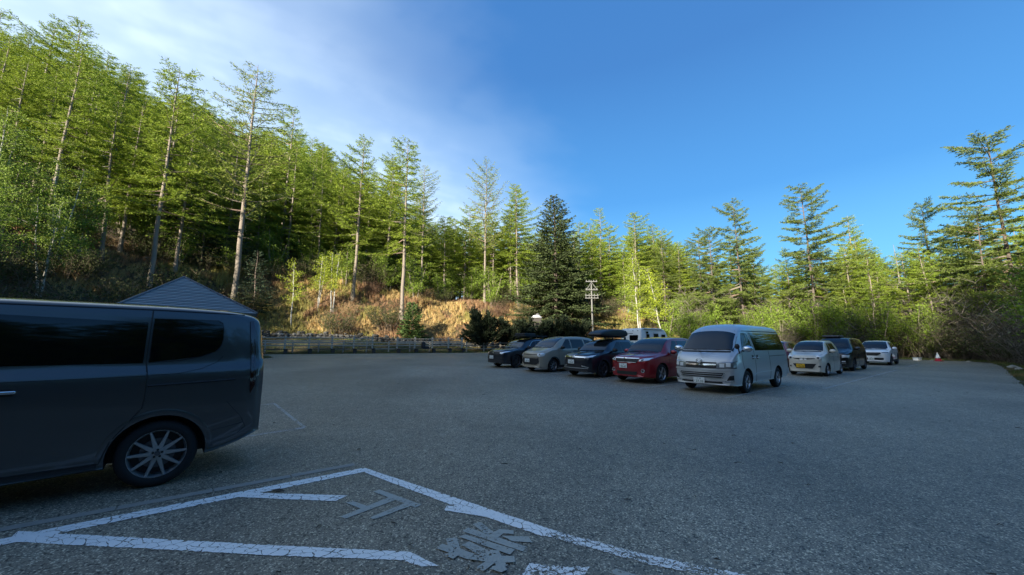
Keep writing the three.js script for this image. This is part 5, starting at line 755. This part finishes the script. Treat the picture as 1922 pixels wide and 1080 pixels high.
// two more half hidden behind the front row
{
  const c = wagon('red_hatchback', 'bright red hatchback mostly hidden behind the tail of the silver van', 'car', { L: 4.2, W: 1.72, H: 1.6, hood: 0.98, cowl: 1.05, ws0: 1.0, ws1: 1.7, tail0: 3.4, tail1: 3.9, belt: 1.0, clear: 0.18, R: 0.31, rim: 0.2, spokes: 5, axles: [0.85, 3.4], pillar: 2.1, win2: 3.0, paint: paintMat(0.33, 0.008, 0.015, { metalness: 0.1 }) });
  c.nose('headlight', [[0.5, 0.72], [0.74, 0.74], [0.76, 0.86], [0.5, 0.82]], M.lamp, 0.016, true); c.nose('grille', [[-0.45, 0.45], [0.45, 0.45], [0.45, 0.62], [-0.45, 0.62]], M.black, 0.012); c.plate(0.52, '77-02', 'white', 0, 0.03); c.placeWheel(14.7, -21.1);
}
{
  const c = wagon('blue_car', 'dark blue car glimpsed between the red crossover and the silver van', 'car', { L: 4.4, W: 1.76, H: 1.56, hood: 0.95, cowl: 1.02, ws0: 1.2, ws1: 1.95, tail0: 3.3, tail1: 4.0, belt: 0.97, clear: 0.17, R: 0.32, rim: 0.21, spokes: 5, axles: [0.9, 3.55], pillar: 2.25, win2: 3.1, paint: paintMat(0.02, 0.045, 0.11, { metalness: 0.3 }) });
  c.nose('headlight', [[0.5, 0.7], [0.74, 0.72], [0.76, 0.82], [0.5, 0.79]], M.lamp, 0.016, true); c.nose('grille', [[-0.45, 0.45], [0.45, 0.45], [0.45, 0.62], [-0.45, 0.62]], M.black, 0.012); c.plate(0.52, '52-44', 'white', 0, 0.03); c.placeWheel(11.0, -23.3);
}
// ---------------------------------------------------------------- everything else that stands about
const stain = (r, g, b, o = {}) => new THREE.MeshStandardMaterial({ color: new THREE.Color().setRGB(r, g, b), roughness: 0.9, ...o });
M.weathered = stain(0.4, 0.35, 0.28); M.darkWood = stain(0.06, 0.052, 0.045); M.concrete = stain(0.16, 0.16, 0.152); M.white = stain(0.78, 0.79, 0.78, { roughness: 0.45 });
const rbox = (sx, sy, sz, rad = 0.01) => new RoundedBoxGeometry(sx, sy, sz, 1, Math.min(rad, sx / 2.2, sy / 2.2, sz / 2.2));
function put(g, name, geo, mat, x, y, z, rot) { const m = mesh(name, geo, mat, g); m.position.set(x, y, z); if (rot) m.rotation.set(...rot); return m; }

// concrete strip along the bay
{ const b = new Bag(), A = [-5.6, -1.92], Bp = [-1.86, -4.86], dx = Bp[0] - A[0], dz = Bp[1] - A[1], L = Math.hypot(dx, dz), nx = dz / L, nz = -dx / L; const n = 7; for (let i = 0; i < n; i++) { const t0 = i / n + 0.0015, t1 = (i + 1) / n - 0.0015, P = (t, o) => { const x = A[0] + dx * t + nx * o, z = A[1] + dz * t + nz * o; return [x, lotY(x, z) + 0.004, z]; }; b.quad(P(t0, 0.015), P(t1, 0.015), P(t1, 0.125), P(t0, 0.125)); } struct('edging_strip', upward(b.geo()), stain(0.34, 0.315, 0.27, { bumpMap: asphaltBump, bumpScale: 0.004 }), 'flush concrete edging strip between the grey van and the painted bay', 'edging'); }

// rest house: hipped roof of narrow courses over plain walls
{
  const g = thing('rest_house', 'low rest house with a grey hipped roof behind the near van', 'building'); g.position.set(-22.5, ground(-22, -26), -26); g.rotation.y = 0.9; const gy = g.position.y, ey = 3.5 - gy, ap = 5.95 - gy, h = 3.45;
  const b = new Bag(), n = 22; for (let f = 0; f < 4; f++) { const c = Math.cos(f * Math.PI / 2), s = Math.sin(f * Math.PI / 2), P = (t, w, o) => { const d = h * (1 - t) + o * 0.6, y = lerp(ey, ap, t) + o, x = w * d, z = d; return [x * c + z * s, y, -x * s + z * c]; }; for (let i = 0; i < n; i++) { const t0 = i / n, t1 = (i + 1) / n; const k = (i % 2 ? 0.78 : 1.05) + 0.2 * hash2(i, f, 5); b.k = [k, k, k]; b.quad(P(t0, -1, 0.06), P(t0, 1, 0.06), P(t1, 1, 0.004), P(t1, -1, 0.004)); b.quad(P(t0, -1, 0.0), P(t0, 1, 0.0), P(t0, 1, 0.06), P(t0, -1, 0.06)); } }
  const roof = put(g, 'roof', b.geo(), stain(0.3, 0.315, 0.335, { vertexColors: true, roughness: 0.6 }), 0, 0, 0);
  const hip = new Bag(); for (let f = 0; f < 4; f++) { const a = f * Math.PI / 2 + Math.PI / 4, R = h * Math.SQRT2; hip.tube([[Math.sin(a) * (R + 0.05), ey + 0.05, Math.cos(a) * (R + 0.05), 0.07], [0, ap + 0.05, 0, 0.07]], 6); } put(roof, 'ridge_caps', hip.geo(), stain(0.09, 0.1, 0.115, { roughness: 0.5 }), 0, 0, 0);
  put(roof, 'eaves', rbox(h * 2 + 0.04, 0.18, h * 2 + 0.04), stain(0.08, 0.07, 0.06), 0, ey - 0.09, 0); put(g, 'wall', rbox(5.6, ey - 0.15, 5.6), stain(0.42, 0.38, 0.31), 0, (ey - 0.15) / 2, 0); put(g, 'door', rbox(0.95, 2.05, 0.06), stain(0.1, 0.07, 0.05), 1.2, 1.03, 2.81); put(g, 'window', rbox(1.6, 0.8, 0.05), M.glass, -1.2, 1.8, 2.8);
}
// edge of the lot by the lawn: benches with tall slatted backs, a rail fence and a dry stone wall behind
const E0 = [-20.6, -31.2], EU = [0.874, -0.486], EN = [-0.486, -0.874], edgeTurn = Math.atan2(0.486, 0.874);
const edgeAt = (t, back) => [E0[0] + EU[0] * t + EN[0] * back, E0[1] + EU[1] * t + EN[1] * back];
function bench(label, t0, t1, posts, tilt) {
  const [x, z] = edgeAt((t0 + t1) / 2, 0.75), g = thing('slatted_bench', label, 'bench', 'long benches along the lawn'), L = t1 - t0; g.position.set(x, ground(x, z), z); g.rotation.y = edgeTurn;
  for (let k = 0; k < 2; k++) put(g, 'seat_plank', rbox(L, 0.06, 0.2), M.darkWood, 0, 0.40 + k * 0.004, 0.12 - k * 0.23);
  for (const p of posts) { const u = p * L - L / 2; put(g, 'leg', rbox(0.3, 0.38, 0.34), M.darkWood, u + 0.1, 0.19, 0); put(g, 'back_post', rbox(0.14, 1.25, 0.12), M.weathered, u, 0.92, -0.26, [-0.12, 0, tilt]); }
  for (const y of [0.72, 0.92, 1.12, 1.36]) put(g, 'back_rail', rbox(L * 0.97, 0.075, 0.05), M.weathered, 0, y, -0.26 - (y - 0.9) * 0.12 + 0.075);
  return g;
}
bench('longer slatted bench on the left, next to the near van', 0.2, 9.3, [0.2, 0.4, 0.6, 0.8, 0.98], -0.03); bench('shorter slatted bench on the right, in front of the lawn', 11.2, 18.3, [0.03, 0.27, 0.52, 0.76, 0.97], -0.06);
{ const [x, z] = edgeAt(13.9, 0.72), g = thing('backpack', 'black backpack standing on the shorter bench', 'bag'); g.position.set(x, ground(x, z) + 0.432, z); g.rotation.y = edgeTurn; put(g, 'sack', rbox(0.42, 0.62, 0.26, 0.1), M.black, 0, 0.31, 0); put(g, 'pocket', rbox(0.3, 0.28, 0.1, 0.05), M.trim, 0.02, 0.2, 0.15); put(g, 'handle', new THREE.TorusGeometry(0.06, 0.012, 6, 14), M.trim, 0, 0.62, -0.04); put(g, 'bedroll', rbox(0.55, 0.16, 0.2, 0.07), M.black, 0.35, 0.08, 0.02); }
{
  const P = []; for (let t = -1.5; t < 28; t += 2.05) P.push(t); const g = thing('rail_fence', 'low wooden rail fence along the lawn behind the benches', 'fence'); const at0 = edgeAt(10, 1.9); g.position.set(at0[0], 0, at0[1]);
  const pts = P.map((t) => { const [x, z] = edgeAt(t, 1.9); return [x - at0[0], ground(x, z), z - at0[1]]; }); const r = mulberry(8);
  pts.forEach((p, i) => { put(g, 'post', rbox(0.12, 1.2, 0.12), M.weathered, p[0], p[1] + 0.5, p[2], [jit(r, 0.03), edgeTurn, jit(r, 0.05)]); if (i) { const q = pts[i - 1], dx = p[0] - q[0], dy = p[1] - q[1], dz = p[2] - q[2], L = Math.hypot(dx, dy, dz); for (const y of [0.35, 0.66, 0.95]) { const m = put(g, 'rail', rbox(L, 0.085, 0.06), M.weathered, (p[0] + q[0]) / 2, (p[1] + q[1]) / 2 + y, (p[2] + q[2]) / 2); m.rotation.y = Math.atan2(-dz, dx); m.rotation.z = Math.asin(dy / L) * 1; m.rotation.order = 'YXZ'; } } });
}
{
  const g = thing('dry_stone_wall', 'low dry stone wall at the foot of the golden bank', 'wall'), r = mulberry(64), geos = []; const path = TOE.slice(4, 9); g.position.set(0, 0, 0);
  for (let i = 0; i + 1 < path.length; i++) { const a = path[i], b = path[i + 1], L = Math.hypot(b[0] - a[0], b[1] - a[1]); for (let t = 0; t < L; t += 0.26) for (let row = 0; row < 3; row++) { if (row === 2 && r() < 0.8) continue; const u = (t + jit(r, 0.1)) / L, x = lerp(a[0], b[0], u), z = lerp(a[1], b[1], u), s = 0.17 + 0.13 * r(), k = 0.035 + 0.1 * r() * r() + (r() < 0.07 ? 0.12 : 0); const o = new THREE.IcosahedronGeometry(s, 0), p = o.attributes.position; for (let q = 0; q < p.count; q++) { const f = 0.78 + 0.44 * hash2(Math.round(p.getX(q) * 90), Math.round(p.getY(q) * 90) + Math.round(p.getZ(q) * 70), Math.floor(t * 50) + row * 7 + i * 999); p.setXYZ(q, p.getX(q) * f * 1.15, p.getY(q) * f * 0.72, p.getZ(q) * f); } o.deleteAttribute('uv'); o.rotateY(r() * TAU); const nx = (b[1] - a[1]) / L, nz = -(b[0] - a[0]) / L; o.translate(x - nx * (0.1 - row * 0.09) * -1 + jit(r, 0.05), ground(x - nx * 0.5 * -1, z + 0.35) + 0.08 + row * 0.24, z + 0.25 - row * 0.09 + jit(r, 0.05)); const c = new Float32Array(p.count * 3); for (let q = 0; q < p.count; q++) { c[q * 3] = k * 1.03; c[q * 3 + 1] = k; c[q * 3 + 2] = k * 0.93; } o.setAttribute('color', new THREE.BufferAttribute(c, 3)); o.computeVertexNormals(); geos.push(o); } }
  const m = mesh('stones', mergeGeometries(geos), stain(1, 1, 1, { vertexColors: true }), g); m.userData.kind = 'stuff';
}
// clipped dark yews behind the leftmost cars
{
  const yew = (seed, H, W) => { const r = mulberry(seed), T = new Bag(), F = new Bag(); for (let i = 0; i < 46; i++) { const a = r() * TAU, out = W * (0.35 + 0.65 * r()), h = H * (0.42 + 0.58 * r()) * (1.12 - 0.45 * out / W), pts = []; for (let k = 0; k <= 4; k++) { const u = k / 4; pts.push([Math.cos(a) * out * Math.pow(u, 1.1), 0.3 + (h - 0.3) * Math.pow(u, 0.85) - (k ? 0 : 0.5), Math.sin(a) * out * Math.pow(u, 1.1), 0.05 * (1 - 0.85 * u)]); } T.k = [0.12, 0.085, 0.06]; T.tube(pts, 4); for (let q = 0; q < 120; q++) { const u = 0.3 + 0.72 * Math.pow(r(), 0.8), f = Math.min(3, Math.floor(Math.min(u, 0.999) * 4)), w = u * 4 - f, P = pts[f], Q = pts[f + 1], d = [Q[0] - P[0] + jit(r, 0.45), (Q[1] - P[1]) * 0.9 + jit(r, 0.35), Q[2] - P[2] + jit(r, 0.45)], dl = Math.hypot(...d); tuft(F, [lerp(P[0], Q[0], w) + jit(r, 0.16), lerp(P[1], Q[1], w) + jit(r, 0.16), lerp(P[2], Q[2], w) + jit(r, 0.16)], d.map((v) => v / dl), 0.3 + 0.25 * r(), 0.06, r, [0.022, 0.032, 0.016], 0.35); } } return { trunk: T.geo(), crown: F.geo() }; };
  const A = yew(71, 4.2, 2.1), B = yew(72, 3.5, 2.2), mY = { trunk: M.wood, crown: M.needle };
  [[A, -3.1, -43.4, 'leftmost dark spreading yew beyond the dark estate car', 0], [B, 0.0, -45, 'second dark yew from the left, beyond the dark estate car', 1], [B, 2.8, -46.4, 'dark yew in front of the white-capped chimney', 2.4], [A, 5.4, -47.6, 'dark yew right of the white-capped chimney', 3.3], [B, 7.9, -48.2, 'rightmost dark yew, next to the utility pole', 4.6]].forEach(([s, x, z, l, t], i) => plant('yew_shrub', s, mY, l, 'shrub', null, x, z, { turn: t, scale: [1.2, 1.2, 1.2, 1.12, 1.2][i] }));
}
{ const x = 3.3, z = -51.5, y = ground(x, z), g = thing('chimney', 'small dark chimney with a white cap above the yews', 'chimney'); g.position.set(x, y, z); const t = 5.0 - y; put(g, 'shaft', rbox(1.25, t, 1.25), stain(0.045, 0.04, 0.036), 0, t / 2 - 0.1, 0); put(g, 'cap', new THREE.CylinderGeometry(0.42, 0.8, 0.34, 16), stain(0.42, 0.43, 0.43), 0, t + 0.07, 0); put(g, 'cap_knob', new THREE.SphereGeometry(0.3, 12, 8), stain(0.1, 0.1, 0.1), 0.15, t + 0.22, -0.15); }
function pole(label, x, z, top, arms, r = 0.16) { const y = ground(x, z), g = thing('utility_pole', label, 'utility pole'); g.position.set(x, y, z); const h = top - y; put(g, 'shaft', new THREE.CylinderGeometry(r * 0.7, r, h + 0.6, 14), M.concrete, 0, h / 2 - 0.3, 0); for (const [dy, w] of arms) { put(g, 'crossarm', rbox(w, 0.1, 0.1), M.concrete, 0, h - dy, 0.16); for (const s of [-0.44, -0.2, 0.2, 0.44]) put(g, 'insulator', new THREE.CylinderGeometry(0.04, 0.06, 0.16, 8), M.concrete, s * w, h - dy + 0.15, 0.16); } return [g, h]; }
{ const [g, h] = pole('pale concrete utility pole with stacked crossarms behind the black crossover', 10.5, -50.3, 9.75, [[0.15, 1.5], [1.25, 1.6], [2.0, 1.75], [2.35, 1.75]], 0.125); for (const s of [-1, 1]) put(g, 'brace', rbox(0.06, 1.25, 0.06), M.concrete, s * 0.36, h - 0.75, 0.17, [0, 0, s * 0.6]); }
pole('distant second utility pole seen between the fir and the larches', 13.9, -84, 16, [[0.3, 2.0], [1.3, 2.4]], 0.2);
// camper van trailer
{
  const g = thing('camper', 'white camper trailer parked behind the black and red crossovers', 'camper'); const th = 0.675, ox = 11.3, oz = -34; g.position.set(ox, lotY(ox, oz), oz); g.rotation.y = th;
  const s = new THREE.Shape(); s.moveTo(0.05, 0.45); s.lineTo(0, 1.2); s.lineTo(0.12, 2.35); s.quadraticCurveTo(0.2, 2.58, 0.5, 2.6); s.lineTo(3.2, 2.62); s.quadraticCurveTo(4.1, 2.58, 4.35, 2.0); s.lineTo(4.5, 1.3); s.lineTo(4.45, 0.45); s.lineTo(0.05, 0.45);
  const geo = new THREE.ExtrudeGeometry(s, { depth: 1.96, bevelEnabled: true, bevelThickness: 0.06, bevelSize: 0.05, bevelSegments: 3, bevelOffset: -0.05, curveSegments: 10 }); geo.translate(0, 0, -2.02); put(g, 'body', toCreasedNormals(geo, 0.6), stain(0.74, 0.75, 0.74, { roughness: 0.4 }), 0, 0, 0);
  put(g, 'end_window', rbox(0.05, 0.5, 0.85), M.privacy, 0.055, 1.72, -0.75); put(g, 'end_window', rbox(0.05, 0.3, 0.4), M.privacy, 0.03, 1.2, -1.5); for (const z of [-0.35, -0.85, -1.6]) put(g, 'marker_lamp', rbox(0.05, 0.06, 0.1), M.black, 0.13, 2.36, z); put(g, 'lettering_patch', rbox(0.03, 0.05, 0.6), stain(0.12, 0.13, 0.15), 0.09, 2.12, -1.15);
  put(g, 'side_window', rbox(0.42, 0.62, 0.05), M.privacy, 1.05, 1.75, 0.06); put(g, 'side_window', rbox(0.32, 0.18, 0.05), M.privacy, 0.95, 2.2, 0.06); put(g, 'door_frame', rbox(0.86, 1.75, 0.03), stain(0.55, 0.56, 0.56), 2.35, 1.35, 0.05); put(g, 'door_window', rbox(0.74, 0.62, 0.05), M.glass, 2.35, 1.8, 0.065); put(g, 'side_window', rbox(0.6, 0.6, 0.05), M.privacy, 3.6, 1.75, 0.06); put(g, 'stripe', rbox(3.9, 0.05, 0.02), stain(0.1, 0.12, 0.16), 2.2, 1.1, 0.055); put(g, 'awning_rail', rbox(3.0, 0.08, 0.08), M.alloy, 1.9, 2.5, 0.05);
  const W = wheelShapes(0.31, 0.19, 6); for (const z of [-0.12, -1.88]) { const w = addWheel(g, W, 2.4, 0.31, z, z > -1 ? 1 : -1, M.alloy); } put(g, 'chassis', rbox(4.2, 0.12, 1.6), M.black, 2.2, 0.42, -1);
}
// bits at the far end of the lot
{ const x = 36.0, z = -33.0, g = thing('traffic_cone', 'red and white traffic cone at the far right edge of the asphalt', 'traffic cone'); g.position.set(x, lotY(x, z), z); put(g, 'base', rbox(0.44, 0.05, 0.44), stain(0.3, 0.02, 0.03), 0, 0.025, 0); put(g, 'cone', new THREE.CylinderGeometry(0.15, 0.2, 0.22, 20, 1), stain(0.4, 0.02, 0.04), 0, 0.16, 0); put(g, 'white_band', new THREE.CylinderGeometry(0.05, 0.15, 0.36, 20, 1), M.white, 0, 0.45, 0); put(g, 'tip', new THREE.CylinderGeometry(0.03, 0.05, 0.1, 16), stain(0.62, 0.55, 0.5), 0, 0.68, 0); }
{ const x = 35.9, z = -34.6, g = thing('white_box', 'white box lying on the far right edge of the asphalt', 'box'); g.position.set(x, lotY(x, z), z); g.rotation.y = 0.3; put(g, 'body', rbox(0.56, 0.2, 0.36, 0.03), M.white, 0, 0.1, 0); put(g, 'lid', rbox(0.6, 0.04, 0.4, 0.02), M.white, 0, 0.222, 0); put(g, 'latch', rbox(0.09, 0.07, 0.02), M.black, 0.14, 0.14, 0.185); }
{ const r = mulberry(12), geo = new THREE.IcosahedronGeometry(1, 1), p = geo.attributes.position; for (let q = 0; q < p.count; q++) { const f = 0.8 + 0.4 * hash2(Math.round(p.getX(q) * 50), Math.round(p.getY(q) * 50) + Math.round(p.getZ(q) * 31), 3); p.setXYZ(q, p.getX(q) * f, p.getY(q) * f * 0.6, p.getZ(q) * f); } geo.computeVertexNormals(); const L = ['first', 'second', 'third', 'fourth', 'fifth']; [[36.6, -34.0], [36.9, -31.6], [27.6, -21.3], [29.4, -23.0], [24.0, -17.9]].forEach(([x, z], i) => { const m = mesh('stone', geo, stain(0.27, 0.25, 0.21)); m.position.set(x, ground(x, z) + 0.08, z); m.scale.setScalar(0.16 + 0.12 * r()); m.rotation.y = r() * 6; tag(m, L[i] + ' grey stone counting from the cone along the right verge', 'stone', 'stones on the right verge'); }); }

// twigs and leaves blown about on the asphalt: nobody could count them
{ const r = mulberry(404), b = new Bag(); for (let i = 0; i < 150; i++) { const x = -6 + r() * 26, z = -2.6 - r() * r() * 22; if (lotDist(x, z) > -0.5) continue; const a = r() * TAU, L = 0.02 + 0.07 * r() * r(), y = lotY(x, z) + 0.008; if (r() < 0.5) b.tube([[x, y, z, 0.004], [x + Math.cos(a) * L, y + 0.006, z + Math.sin(a) * L, 0.004], [x + Math.cos(a + 0.5) * L * 1.7, y, z + Math.sin(a + 0.5) * L * 1.7, 0.002]], 4); else { const w = L * 0.35; b.quad([x, y, z], [x + Math.cos(a) * L - Math.sin(a) * w, y + 0.01, z + Math.sin(a) * L + Math.cos(a) * w], [x + Math.cos(a) * L * 2, y + 0.004, z + Math.sin(a) * L * 2], [x + Math.cos(a) * L + Math.sin(a) * w, y + 0.006, z + Math.sin(a) * L - Math.cos(a) * w]); } } const m = mesh('leaf_litter', b.geo(), stain(0.045, 0.035, 0.025, { side: THREE.DoubleSide })); tag(m, 'dark twigs and dead leaves scattered over the asphalt', 'litter', null, 'stuff'); }
renderer.render(scene, camera);
